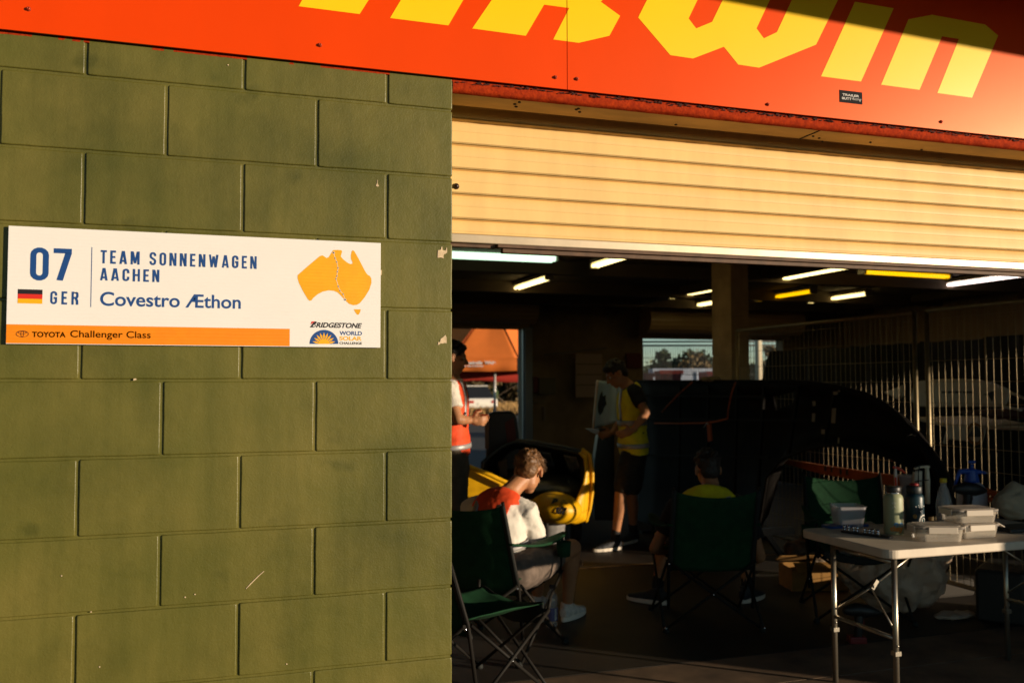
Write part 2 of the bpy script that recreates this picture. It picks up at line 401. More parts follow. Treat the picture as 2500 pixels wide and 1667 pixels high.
# lintel beam: flush with the wall, its steel edge hanging a little lower over the doors
ZB = PZ  # noqa
zb = PY(1106, 222, 0.0).z
M_RED = mat('red_edge_paint', (0.44, 0.042, 0.006), 0.8, spec=.06, col2=(0.24, 0.020, 0.005), vscale=60, bump=0.6, bscale=140, bdist=0.003)
M_RUST = mat('rust_flakes', (0.06, 0.010, 0.006), 0.9, var=0.4, vscale=90)
M_PLY = mat('soffit_ply', (0.52, 0.32, 0.115), 0.75, var=0.35, vscale=5, stretch=(.35, 1, 1), bump=0.2, bscale=70)
beam = empty('lintel_beam', (0, 0.08, zb), 0, 'red edged lintel beam with a bare plywood underside over the door', 'beam')
mb = MB()
mb.box((-2.9, 0.012, ZTOP + 0.016), (0.0, 0.15, 2.95)); mb.box((0.0, 0.016, zb + 0.006), (13, 0.15, 2.95))
under(mb.build('soffit', M_PLY), beam)
mb = MB()                                                      # red painted face, over the wall
mb.grid(lambda a, b: (-2.9 + a * 2.9, 0.0 + noise.noise(V((a * 90, b * 3, 1))) * 0.0008, ZTOP + b * 0.09 + (noise.noise(V((a * 200, 4, 2))) * 0.0016 + noise.noise(V((a * 40, 4, 2))) * 0.001 if b == 0 else 0)), 260, 3)
mb.grid(lambda a, b: (-2.9 + a * 2.9, b * 0.014, ZTOP + noise.noise(V((a * 200, 4, 2))) * 0.0016 + noise.noise(V((a * 40, 4, 2))) * 0.001), 260, 1)
# over the opening: a rough rolled edge
NE = 420
def edge_pt(a, b):
    x = 0.001 + a * 8; prof = [(0.004, 0.055), (-0.001, 0.030), (-0.0015, 0.018), (0.001, 0.007), (0.007, 0.001), (0.020, 0.0)]
    i = min(int(b * 5 + 1e-6), 5); y, zz_ = prof[i]
    w = noise.noise(V((x * 22, i * 2.1, 3))) * 0.0022 + noise.noise(V((x * 70, i * 1.7, 9))) * 0.0016
    return (x, y + w * 0.8, zb + zz_ + (w if i in (2, 3, 4) else 0) - 0.0015)
mb.grid(edge_pt, NE, 5)
under(mb.build('beam_edge', M_RED), beam)
mb = MB()                                                      # flaking paint and rust along the top of that edge
rnd = random.Random(4)
for i in range(380):
    x = 0.01 + rnd.random() ** 0.9 * 2.6; zc = zb + 0.0285 + rnd.gauss(0, 0.0022); w = rnd.uniform(0.002, 0.010); h = rnd.uniform(0.0006, 0.0024)
    p = [(x + w * math.cos(t) * rnd.uniform(.7, 1.2), -0.0052, zc + h * math.sin(t) * rnd.uniform(.6, 1.3)) for t in [k * math.pi / 4 for k in range(8)]]
    mb.prism(p, (0, 0.004, 0))
under(mb.build('flaking_paint', M_RUST, fix=True), beam)
# the fixings and stains on the underside
mb = MB()
for (u, v) in ((1257, 255), (1268, 250), (1260, 261), (1407, 268), (1415, 274), (1412, 266), (1985, 333), (2000, 338), (2008, 346), (2125, 348), (2250, 366), (1650, 305)):
    p = PZ(u, v, zb - 0.002); mb.ell(p, (0.006, 0.004, 0.003), n=8, k=6)
under(mb.build('nail_head', mat('rusty_nail', (0.02, 0.012, 0.01), 0.7)), beam)
mb = MB(); mb.box((1.325, 0.03, zb + 0.003), (1.329, 0.15, zb + 0.0063)); under(mb.build('board_joint', mat('gap_dark', (0.02, 0.015, 0.01), 0.9)), beam)

# ------------------------------------------------------------------ the fascia sign above
YF = -0.016
fz = PY(1104, 188.8, YF).z; XS = PY(1384.5, 100, YF).x
M_FRED = mat('sign_red', (0.77, 0.050, 0.0008), 0.32, spec=0.5, stint=(1, .62, .25), var=0.06, vscale=2.2, stretch=(1, 1, .35), bump=0.08, bscale=3.0, bdist=0.004)
M_FYEL = mat('sign_yellow', (0.95, 0.60, 0.0), 0.30, spec=0.5, var=0.02, vscale=2, bump=0.08, bscale=3.0, bdist=0.004)
M_EDGE = mat('panel_edge', (0.05, 0.01, 0.008), 0.6)
fascia = empty('fascia_sign', (1.0, YF, fz), 0, 'red fascia sign board with big yellow lettering above the door', 'sign')
for (a, b) in ((-2.9, XS - 0.0012), (XS + 0.0012, 7.0)):
    mb = MB(); mb.box((a, YF, fz), (b, YF + 0.006, 3.25)); under(mb.build('panel', M_FRED), fascia)
mb = MB()
for zc in (2.75, 3.1): mb.box((-2.9, YF + 0.0065, zc), (7, -0.0025, zc + 0.05))
under(mb.build('batten', M_EDGE), fascia)
L8 = lambda pts: [(1000 + .6378 * x, .6378 * y) for x, y in pts]
L1 = lambda pts: [(1.063 * x, 1.063 * y) for x, y in pts]
letters = [
    L1([(686, 15), (745, -90), (905, -90), (826, 33)]),
    L1([(896, 42), (978, -95), (1120, -95), (1030, 59)]),
    L8([(240, 110), (380, -95), (830, -95), (732, 8), (806, 62), (765, 138), (648, 165), (550, 152), (611, 32), (515, 19), (445, 138)]),
    L8([(875, 68), (975, -130), (1165, -130), (1068, 72), (1097, 110), (1158, 85), (1262, -130), (1440, -130), (1328, 110), (1356, 148), (1406, 124), (1525, -130), (1705, -130), (1640, 0), (1556, 172), (1338, 260), (1258, 248), (1203, 180), (1085, 225), (998, 212)]),
    L8([(1705, 8), (1853, 33), (1728, 313), (1575, 293)]),
    L8([(1805, 325), (1910, 75), (2000, 58), (2203, 95), (2253, 137), (2153, 375), (2020, 357), (2103, 150), (2038, 140), (1952, 345)]),
]
for L in letters:
    P = [PY(u, v, YF - 0.0006) for u, v in L]; mb = MB(); mb.prism(P, (0, 0.0005, 0))
    o = under(mb.build('letter', M_FYEL), fascia)
    bm = bmesh.new(); bm.from_mesh(o.data)                     # the seam runs through the letter
    for dx, keep in ((-0.0012, 1), (0.0012, 1)):
        bmesh.ops.bisect_plane(bm, geom=bm.verts[:] + bm.edges[:] + bm.faces[:], plane_co=(XS + dx, 0, 0), plane_no=(1, 0, 0))
    kill = [f for f in bm.faces if abs(f.calc_center_median().x - XS) < 0.0011]
    bmesh.ops.delete(bm, geom=kill, context='FACES'); bm.to_mesh(o.data); bm.free()
M_SCREW = mat('painted_screw', (0.40, 0.05, 0.015), 0.4, metal=0.3)
for (u, v) in ((70, 23), (781, 111), (1355.5, 189.5), (1408, 193.5), (1874, 255.5), (2297, 298)):
    mb = MB(); p = PY(u, v, YF); rt = Matrix.Rotation(rad(90), 3, 'X')
    mb.lathe([(0.0062, 0), (0.0062, 0.0012), (0.0046, 0.0016), (0.0044, 0.006), (0.003, 0.0075), (0.0018, 0.0076), (0.0016, 0.005), (0, 0.005)], p, 14, rot=rt)
    under(mb.build('screw', M_SCREW), fascia)
stk = MB(); a, b = PY(2049, 220, YF), PY(2105, 256, YF)
stk.box((a.x, YF - 0.0012, b.z), (b.x, YF - 0.0004, a.z))
so = under(stk.build('sticker', mat('sticker_black', (0.012, 0.012, 0.014), 0.7, spec=.1)), fascia)
mb = MB(); W_, H_ = b.x - a.x, a.z - b.z
def st_fn(x0, x1, z0, z1): return lambda p, q: (a.x + W_ * (x0 + (x1 - x0) * p), YF - 0.0016, b.z + H_ * (z0 + (z1 - z0) * q))
text_on(mb, 'TRAILER', st_fn(.12, .86, .55, .74), 0.03); text_on(mb, 'BUTT', st_fn(.10, .52, .24, .44), 0.03); text_on(mb, 'Racing', st_fn(.55, .95, .22, .50), 0.0, 0.3)
under(mb.build('sticker_lettering', mat('sticker_grey', (0.45, 0.43, 0.42), 0.5)), fascia)

# canopy over the pit door, whose edge shades the top of the sign
cz0 = 2.95
edge = lambda x: -1.2 - 0.175 * (x - 2.39)
mb = MB(); mb.prism([(-2.9, -0.03, cz0 + .32), (-2.9, edge(-2.9), cz0), (11, edge(11), cz0), (11, -0.03, cz0 + .32)], (0, 0, 0.12))
tag(mb.build('door_canopy', mat('canopy_grey', (0.25, 0.23, 0.2), 0.7)), 'flat grey canopy jutting out above the red fascia sign', 'canopy')

# ------------------------------------------------------------------ roller shutter over the open door
YS = 0.2
M_SHUT = mat('shutter_cream', (0.80, 0.53, 0.21), 0.5, spec=0.25, var=0.07, vscale=3.5, stretch=(3, 1, .5), bump=0.12, bscale=9, bdist=.004)
M_ALU = mat('aluminium', (0.50, 0.40, 0.28), 0.42, metal=0.4, var=0.1, vscale=10)
M_SEAL = mat('brown_seal', (0.10, 0.05, 0.025), 0.7, var=0.3, vscale=20)
zg = PY(1106, 348.7, YS).z; pitch = (PY(1106, 348.7, YS).z - PY(1106, 531.6, YS).z) / 3
zbot = PY(1106, 577.5, YS).z
def shutter_profile(zlow, zhigh):
    prof = []
    n0 = int((zhigh - zg) / pitch) + 1; zt = zg + n0 * pitch; z = zt
    while z > zlow:
        #       offset below the groove, depth (+ is into the garage)
        for dz, y in ((0.0, -0.0060), (0.0012, -0.0058), (0.0022, -0.0045), (0.0075, 0.0055), (0.0085, 0.0066), (0.0100, 0.0060), (0.0125, 0.0030), (0.0165, 0.0006), (0.022, -0.0008), (0.032, -0.0022), (0.0415, -0.0030),
                      (0.0425, -0.0025), (0.0437, -0.0017), (0.0455, -0.0017), (0.050, -0.0026), (0.062, -0.0040), (0.075, -0.0054), (0.0835, -0.0060)):
            if zlow <= z - dz <= zhigh: prof.append((z - dz, y))
        z -= pitch
    return prof
def curtain(x0, x1, zlow, zhigh, y):
    prof = shutter_profile(zlow, zhigh); mb = MB(); nx = 60
    vs = []; 
    for i in range(nx + 1):
        x = x0 + (x1 - x0) * i / nx
        for (z, d) in prof: vs.append((x, y + d + noise.noise(V((x * 1.7, z * 9, 2))) * 0.0012, z))
    k = len(prof); fs = [(i*k+j, (i+1)*k+j, (i+1)*k+j+1, i*k+j+1) for i in range(nx) for j in range(k-1)]
    mb.add(vs, fs, 0, True); return mb
sh = empty('roller_shutter', (2.5, YS, zbot), 0, 'cream roller shutter rolled half up over the open garage door', 'roller shutter')
under(curtain(-0.06, 4.5, zbot, 2.62, YS).build('curtain', M_SHUT, solid=0.0012, fix=False), sh)
z1 = PY(1106, 591, YS - 0.01).z
mb = MB(); mb.box((-0.06, YS - 0.012, z1), (4.5, YS + 0.010, zbot + 0.009)); under(mb.build('bottom_rail', M_ALU, bevel=0.003), sh)
mb = MB(); xk = PY(1212, 600, YS).x
mb.box((xk, YS - 0.016, z1 - 0.011), (4.5, YS + 0.012, z1 - 0.001)); mb.box((xk + 0.02, YS - 0.004, z1 - 0.026), (4.5, YS + 0.02, z1 - 0.0115))
mb.box((-0.06, YS + 0.002, z1 - 0.012), (xk - 0.001, YS + 0.018, z1 - 0.0005))
under(mb.build('rubber_seal', M_SEAL, bevel=0.002), sh)
p = PY(1113.5, 455.5, YS - 0.004); mb = MB()
mb.lathe([(0.010, 0), (0.010, 0.003), (0.007, 0.006), (0.007, 0.009), (0.004, 0.011), (0, 0.0115)], p, 16, rot=Matrix.Rotation(rad(90), 3, 'X'))
under(mb.build('stop_bolt', mat('black_bolt', (0.03, 0.015, 0.01), 0.35, metal=0.5)), sh)
sh2 = empty('roller_shutter', (7.6, YS, zbot), 0, 'cream roller shutter half open over the neighbouring bay', 'roller shutter')
mb = curtain(5.5, 8.8, zbot, 2.62, YS); under(mb.build('curtain', M_SHUT, solid=0.0012, fix=False), sh2)
mb = MB(); mb.box((5.5, YS - 0.012, z1), (8.8, YS + 0.01, zbot + .001)); under(mb.build('bottom_rail', M_ALU, bevel=0.003), sh2)

# ------------------------------------------------------------------ inside walls
def wall_box(name, boxes, label, m=M_DARKBLOCK, cat='wall'):
    mb = MB()
    for a, b in boxes: mb.box(a, b)
    return tag(mb.build(name, m), label, cat)
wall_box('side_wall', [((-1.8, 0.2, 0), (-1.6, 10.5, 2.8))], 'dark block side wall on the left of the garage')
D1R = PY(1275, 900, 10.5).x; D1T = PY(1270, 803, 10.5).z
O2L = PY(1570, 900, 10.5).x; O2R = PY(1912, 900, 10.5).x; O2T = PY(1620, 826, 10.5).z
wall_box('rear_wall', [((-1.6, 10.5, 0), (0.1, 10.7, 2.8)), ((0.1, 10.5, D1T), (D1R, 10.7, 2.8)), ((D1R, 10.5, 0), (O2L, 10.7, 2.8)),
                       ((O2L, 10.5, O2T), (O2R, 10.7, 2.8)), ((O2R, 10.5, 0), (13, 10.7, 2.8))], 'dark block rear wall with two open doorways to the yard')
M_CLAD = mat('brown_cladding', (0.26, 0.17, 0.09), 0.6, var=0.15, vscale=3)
mb = MB(); n = 300
vs = [];
for i in range(n + 1):
    y = 0.2 + 10.3 * i / n; d = 0.02 * (1 if (i % 6) in (0, 1, 2) else 0)
    vs += [(9.6 - d, y, 0.0), (9.6 - d, y, 2.8)]
mb.add(vs, [(2*i, 2*i+1, 2*i+3, 2*i+2) for i in range(n)]); mb.box((9.62, 0.2, 0), (9.8, 10.5, 2.8))
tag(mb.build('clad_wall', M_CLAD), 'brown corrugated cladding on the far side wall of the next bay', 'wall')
# pillar in the middle
pil = MB()
XP0 = 4.3; yn = PX(1784, 700, XP0).y; yf = PX(1737, 700, XP0).y; XP1 = PY(1827, 700, yn).x
for i in range(14):
    z0 = i * 0.2; pil.box((XP0, yn, z0 + .004), (XP1, yf, min(z0 + .196, 2.79)))
pil.box((XP0 + .005, yn + .005, 0), (XP1 - .005, yf - .005, 2.79))
tag(pil.build('pillar', mat('pillar_block', (0.46, 0.32, 0.17), 0.8, var=0.2, vscale=4, bump=0.3, bscale=90), bevel=0.003), 'square block pillar standing between the two bays up to the ceiling', 'pillar')
# door jamb at the rear
mb = MB(); mb.box((D1R, 10.36, 0), (D1R + 0.12, 10.499, D1T + 0.02)); mb.box((D1R - .02, 10.40, 0), (D1R - .001, 10.46, D1T))
tag(mb.build('door_jamb', mat('grey_steel', (0.16, 0.17, 0.19), 0.4, metal=0.5)), 'grey steel door track beside the left rear doorway', 'door jamb')
# rolled-up rear shutters
M_DRUM = mat('rear_shutter', (0.42, 0.29, 0.15), 0.45, spec=0.5)
def rear_shutter(x0, x1, zl, label):
    mb = MB(); rt = Matrix.Rotation(rad(90), 3, 'Y'); L = x1 - x0
    prof = []; 
    c = V((x0, 10.22, zl + 0.28)); n = 40
    vs = []
    for j in range(n):
        a = 2 * math.pi * j / n; r = 0.22 + 0.008 * (j % 2)
        vs += [(x0, c.y + r * math.cos(a), c.z + r * math.sin(a)), (x1, c.y + r * math.cos(a), c.z + r * math.sin(a))]
    mb.add(vs, [(2*j, 2*j+1, (2*j+3) % (2*n), (2*j+2) % (2*n)) for j in range(n)])
    mb.add([vs[2*j] for j in range(n)], [list(range(n))]); mb.add([vs[2*j+1] for j in range(n)], [list(range(n))])
    r = empty('rear_shutter', ((x0+x1)/2, 10.3, zl), 0, label, 'roller shutter')
    under(mb.build('drum', M_DRUM), r)
    mb = MB(); 
    prof = [(zl + 0.3 - i * 0.02, 0.006 * (i % 4 == 0)) for i in range(16)]
    vs = []
    for (z, d) in prof: vs += [(x0, 10.44 - d, z), (x1, 10.44 - d, z)]
    mb.add(vs, [(2*i, 2*i+1, 2*i+3, 2*i+2) for i in range(15)])
    under(mb.build('curtain', M_DRUM, solid=.002), r)
    return r
rear_shutter(0.0, D1R + .1, D1T, 'rolled up brown shutter drum above the left rear doorway')
rear_shutter(O2L - .1, O2R + .1, O2T, 'rolled up ribbed shutter drum above the wide rear doorway')

# ------------------------------------------------------------------ strip lights
def tube_light(p, q, warm, label, glow=3.2, cat='strip light', big=1.0):
    """a fluorescent batten from p to q under the ceiling"""
    p, q = V(p), V(q); c = (p + q) / 2; L = (q - p).length; ang = math.atan2((q - p).y, (q - p).x)
    r = empty('strip_light', (c.x, c.y, 2.692 - (big - 1) * .03), ang, label, cat, 'fluorescent strip lights under the garage ceiling')
    mb = MB(); mb.box((-L/2 - .02, -.05, 0.045), (L/2 + .02, .05, 0.085)); 
    for s in (-1, 1): mb.box((s * L/2 - .015, -.05, -.005), (s * L/2 + .015, .05, .045))
    mb.box((-L/2 + .2, -.012, .085), (-L/2 + .23, .012, .1)); mb.box((L/2 - .23, -.012, .085), (L/2 - .2, .012, .1))
    mb.build('housing', mat('light_housing', (0.5, 0.48, 0.4), 0.5), r)
    for s in (-1, 1):
        mb = MB(); mb.tube([(-L/2 + .016, s * .026 * big, .018), (L/2 - .016, s * .026 * big, .018)], .0165 * big, 10)
        mb.build('lamp_tube', mat('tube_' + label.split()[0], (0.8, 0.8, 0.8), 0.4, emit=warm, estr=glow), r)
    return r
def on_ceil(u, v): return PZ(u, v, 2.71)
WARM, GREEN, YEL, COOL = (1.0, 0.76, 0.29), (0.66, 1.0, 0.70), (1.0, 0.50, 0.0), (1.0, 0.80, 0.72)
a = on_ceil(1355, 628); tube_light((a.x - 1.25, a.y, 0), (a.x, a.y, 0), GREEN, 'greenish strip light just inside the door by the wall edge', 1.35, big=1.7)
def ylight(uv_far, L, col, label, glow=3.2): 
    p = on_ceil(*uv_far); return tube_light((p.x, p.y - L, 0), (p.x, p.y, 0), col, label, glow)
ylight((1256, 706), 1.25, WARM, 'warm strip light above the left rear doorway, nearest the block wall')
ylight((1452, 650), 1.25, WARM, 'warm strip light half hidden by the shutter above the standing worker')
ylight((1640, 726), 1.25, WARM, 'warm strip light left of the pillar, end hidden by it')
ylight((1707, 745), 1.25, WARM, 'warm short looking strip light low beside the pillar')
ylight((1917, 680), 1.25, WARM, 'warm strip light right of the pillar, cut by the shutter edge')
ylight((1852, 732), 1.25, YEL, 'yellow strip light right of the pillar, deep in the bay', 1.25)
ylight((1978, 737), 1.25, WARM, 'warm strip light beyond the yellow one, over the far bay')
ylight((2310, 697), 1.25, COOL, 'pinkish white strip light at the far right under the shutter')
a = on_ceil(2105, 664); tube_light((a.x, a.y, 0), (a.x + 1.25, a.y + .1, 0), YEL, 'yellow strip light lying crosswise just under the shutter edge', 1.25)
# ------------------------------------------------------------------ the team sign
YB = -0.0125
def S(x, y, off=0.0): p = PY(x * .40816, 520 + y * .40816, YB); return V((p.x, YB - off, p.z))
sx0, sx1 = S(46, 300).x, S(2276, 500).x; szt, szb = S(1100, 125).z, S(1100, 793).z + 0.0
sgn = empty('team_sign', ((sx0 + sx1) / 2, YB, szb), 0, 'white team sign numbered 07 with an orange map, screwed to the green wall', 'sign')
mb = MB(); mb.box((sx0, YB, szb), (sx1, YB + .005, szt))
M_WHITE = mat('sign_white', (0.80, 0.77, 0.74), 0.45, spec=0.4, var=0.02, vscale=3, flute=.10)
under(mb.build('board', M_WHITE, bevel=.0006), sgn)
mb = MB()
for x in (sx0 + .05, sx1 - .05, (sx0 + sx1) / 2):
    for z in (szb + .05, szt - .05): mb.box((x - .03, YB + .0051, z - .02), (x + .03, -0.0005, z + .02))
under(mb.build('mounting_pad', M_EDGE), sgn)
M_NAVY = mat('ink_navy', (0.004, 0.055, 0.23), 0.5); M_ORG = mat('ink_orange', (0.84, 0.24, 0.0), 0.45, var=.04, vscale=40, flute=.22)
M_AMB = mat('ink_amber', (0.84, 0.38, 0.0), 0.45, var=.05, vscale=30, flute=.25); M_INK = mat('ink_black', (0.012, 0.008, 0.012), 0.5); M_MAR = mat('ink_maroon', (0.045, 0.006, 0.004), 0.5)
M_INKR = mat('ink_red', (0.65, 0.02, 0.01), 0.5); M_GOLD = mat('ink_gold', (0.85, 0.42, 0.0), 0.5); M_WINK = mat('ink_white', (0.8, 0.78, 0.74), 0.5)
bz = S(900, 679).z; bx1 = S(1733, 740).x
mb = MB(); mb.box((sx0 + .0006, YB - .0004, szb + 0.0016), (bx1, YB - .00005, bz)); under(mb.build('orange_band', M_ORG), sgn)
# condensed capitals drawn as strokes: letter -> (width, strokes)
def arc(cx, cy, r, a0, a1, n=7): return [(cx + r * math.cos(rad(a0 + (a1 - a0) * i / n)), cy + r * math.sin(rad(a0 + (a1 - a0) * i / n))) for i in range(n + 1)]
T_ = 0.15; H = T_ / 2
def bowl(w, top=True, bot=True):
    r = w / 2 - H; return r
def glyphs(c):
    w = 0.46; r = w / 2 - H; a, b = H, w - H; t, u = 1 - H, H
    O = arc(w/2, u + r, r, 180, 360) + arc(w/2, t - r, r, 0, 180)
    if c == 'O': return w, [O + [O[0]]]
    if c == '0': return w, [O + [O[0]]]
    if c == 'T': return .42, [[(0, t), (.42, t)], [(.21, t - H), (.21, 0)]]
    if c == 'E': return .38, [[(a, 0), (a, 1)], [(2*H, t), (.38, t)], [(2*H, .51), (.34, .51)], [(2*H, u), (.38, u)]]
    if c == 'A': return .52, [[(.075, 0), (.235, 1)], [(.445, 0), (.285, 1)], [(.14, .24), (.38, .24)]]
    if c == 'M': return .62, [[(a, 0), (a, 1)], [(.62 - a, 0), (.62 - a, 1)], [(a + .06, .98), (.31, .10)], [(.56 - a, .98), (.31, .10)]]
    if c == 'N': return .48, [[(a, 0), (a, 1)], [(.48 - a, 0), (.48 - a, 1)], [(a + .035, .97), (.445 - a, .03)]]
    if c == 'W': return .70, [[(.075, 1), (.20, 0)], [(.20, .0), (.345, .86)], [(.355, .86), (.50, 0)], [(.50, 0), (.625, 1)]]
    if c == 'H': return .48, [[(a, 0), (a, 1)], [(.48 - a, 0), (.48 - a, 1)], [(2*H, .51), (.48 - 2*H, .51)]]
    if c == 'C': return w, [[(b, .64), (b, t - r)] + arc(w/2, t - r, r, 0, 180) + arc(w/2, u + r, r, 180, 360) + [(b, .36)]]
    if c == 'G': return w, [[(b, .66), (b, t - r)] + arc(w/2, t - r, r, 0, 180) + arc(w/2, u + r, r, 180, 360) + [(b, .48), (w*.5, .48)]]
    if c == 'S': return w, [[(b, .70), (b, t - r)] + arc(w/2, t - r, r, 0, 180) + [(a, .66), (a + .04, .58), (b - .04, .42), (b, .34), (b, u + r)] + arc(w/2, u + r, r, 0, -180) + [(a, .30)]]
    if c == 'R': return .47, [[(a, 0), (a, 1)], [(2*H, t), (.47 - H - .10, t)] + arc(.47 - H - .11, t - .11, .11, 90, 0, 4) + [(.47 - H, .64)] + arc(.47 - H - .11, .64, .11, 0, -90, 4) + [(2*H, .53)], [(.30, .50), (.385, .30), (.395, 0)]]
    if c == '7': return .43, [[(0, t), (.345, t), (.345, t), (.345, .86), (.15, 0)]]
    return .2, []
def strokes(mb, word, x0, x1, z0, z1, y, track=.13):
    ws = []; 
    for c in word: ws.append(glyphs(c)[0])
    tot = sum(ws) + track * (len(word) - 1); sx = (x1 - x0) / tot; sz = z1 - z0; x = 0; k = 0
    for c, w in zip(word, ws):
        for st in glyphs(c)[1]:
            P = [];
            for p in st:
                if not P or (V(p) - V(P[-1])).length > 1e-4: P.append(p)
            L = []; R = []; n = len(P)
            for i in range(n):
                d0 = (V(P[i]) - V(P[max(i-1, 0)])); d1 = (V(P[min(i+1, n-1)]) - V(P[i]))
                if n > 3 and (V(P[0]) - V(P[-1])).length < 1e-4 and i in (0, n-1): d0 = V(P[0]) - V(P[n-2]); d1 = V(P[1]) - V(P[0])
                d0 = d0.normalized() if d0.length else d1.normalized(); d1 = d1.normalized() if d1.length else d0
                t = (d0 + d1).normalized(); nn = V((-t.y, t.x)); m = H / max(.5, nn.dot(V((-d1.y, d1.x))))
                L.append((P[i][0] + nn.x * m, P[i][1] + nn.y * m)); R.append((P[i][0] - nn.x * m, P[i][1] - nn.y * m))
            vs = [(x0 + (x + min(max(q[0], -.01), w + .01)) * sx, y - .00025 * (k % 4), z0 + min(max(q[1], 0), 1) * sz) for q in L + R]
            mb.add(vs, [(i, i + 1, n + i + 1, n + i) for i in range(n - 1)]); k += 1
        x += w + track
yt = YB - .0004
def word_box(tl, br): p, q = S(*tl), S(*br); return p.x, q.x, q.z, p.z
mb = MB()
x0, x1, z0, z1 = word_box((183, 204), (290, 406)); 
strokes(mb, '0', x0, x1, z0, z1, yt); x0, x1, z0, z1 = word_box((322, 211), (429, 407)); strokes(mb, '7', x0, x1, z0, z1, yt)
x0, x1, z0, z1 = word_box((302, 467), (469, 549)); strokes(mb, 'GER', x0, x1, z0, z1, yt, .30)
x0, x1, z0, z1 = word_box((603, 222), (1535, 335)); strokes(mb, 'TEAM SONNENWAGEN', x0, x1, z0, z1, yt, .25)
x0, x1, z0, z1 = word_box((600, 328), (953, 414)); strokes(mb, 'AACHEN', x0, x1, z0, z1, yt, .25)
p = S(550, 205); q = S(546, 562); mb.add([(p.x - .0009, yt, q.z), (p.x + .0009, yt, q.z), (p.x + .0009, yt, p.z), (p.x - .0009, yt, p.z)], [(0, 1, 2, 3)])
def boxed(tl, br): x0, x1, z0, z1 = word_box(tl, br); return lambda a, b: (x0 + (x1 - x0) * a, yt, z0 + (z1 - z0) * b)
text_on(mb, 'Covestro Æthon', boxed((600, 470), (1440, 574)), 0.016)
under(mb.build('navy_lettering', M_NAVY, fix=False), sgn)
mb = MB(); text_on(mb, 'TOYOTA', boxed((191, 709), (393, 745)), 0.035); text_on(mb, 'Challenger Class', boxed((420, 701), (901, 762)), 0.014)
def ring(mb, c, rx, rz, w, y, n=28):
    vs = [];
    for i in range(n):
        a = 2 * math.pi * i / n
        vs += [(c.x + rx * math.cos(a), y, c.z + rz * math.sin(a)), (c.x + (rx - w) * math.cos(a), y, c.z + (rz - w) * math.sin(a))]
    mb.add(vs, [(2*i, 2*i+1, (2*i+3) % (2*n), (2*i+2) % (2*n)) for i in range(n)])
c = S(134, 723); k = S(235, 723).x - S(134, 723).x; k /= 101
ring(mb, c, 38*k, 22*k, 3.2*k, yt - .0008); ring(mb, V((c.x, 0, c.z)), 10*k, 20*k, 3*k, yt - .00085); ring(mb, V((c.x, 0, c.z + 9*k)), 26*k, 10*k, 3*k, yt - .0009)
under(mb.build('class_lettering', M_MAR, fix=False), sgn)
# flag
x0, x1, z0, z1 = word_box((107, 455), (253, 543)); h = (z1 - z0) / 3
flag = [(z1 - h, z1, M_INK), (z0 + h, z1 - h, M_INKR), (z0, z0 + h, M_GOLD)]
fl = MB()
for i, (a, b, m) in enumerate(flag): fl.add([(x0, yt, a), (x1, yt, a), (x1, yt, b), (x0, yt, b)], [(0, 1, 2, 3)], i)
under(fl.build('flag', [M_INK, M_INKR, M_GOLD], fix=False), sgn)
# map with the route
Z7 = lambda x, y, off=.0004: (lambda p: V((p.x, YB - off, p.z)))(PY(550 + x * .2551, 450 + y * .2551, YB))
mp_ = [(1033,630),(1075,628),(1112,631),(1118,645),(1105,690),(1125,715),(1165,748),(1195,763),(1216,760),(1217,745),(1203,715),(1202,680),(1210,640),(1222,632),(1235,640),(1275,710),(1340,835),(1362,866),(1385,878),(1398,905),(1399,945),(1378,1010),(1335,1080),(1290,1135),(1260,1153),(1225,1157),(1185,1144),(1150,1112),(1110,1068),(1075,1035),(1040,1020),(990,1015),(930,1028),(880,1055),(845,1085),(822,1112),(808,1115),(790,1100),(745,1025),(705,945),(692,900),(692,870),(720,845),(800,775),(860,725),(905,687),(930,680),(950,692),(968,705),(990,698),(1010,665)]
mb = MB(); mb.add([Z7(*p) for p in mp_], [list(range(len(mp_)))]); mb.add([Z7(*p) for p in [(1230,1196),(1297,1196),(1290,1222),(1280,1242),(1270,1249),(1257,1242),(1240,1218)]], [list(range(7))])
under(mb.build('map', M_AMB, fix=False), sgn)
dots = [(1037,655),(1052,708),(1067,744),(1079,801),(1073,836),(1069,879),(1060,904),(1082,977),(1098,1018),(1129,1052),(1147,1104)]
mb = MB()
for i, d in enumerate(dots):
    p = Z7(*d, .0010); r = .0022 if i in (0, len(dots) - 1) else .0015
    for rr, mi, dy in ((r * 1.45, 1, 0), (r, 0, .0002)): mb.add([(p.x + rr*math.cos(a*math.pi/5), p.y - dy, p.z + rr*math.sin(a*math.pi/5)) for a in range(10)], [list(range(10))], mi)
    if i:
        q = Z7(*dots[i-1], .0007); p = Z7(*d, .0007); t = (p - q).normalized(); s = V((-t.z, 0, t.x)) * .00045
        mb.add([q + s, q - s, p - s, p + s], [(0, 1, 2, 3)], 1)
under(mb.build('route_dots', [M_INK, M_WINK], fix=False), sgn)
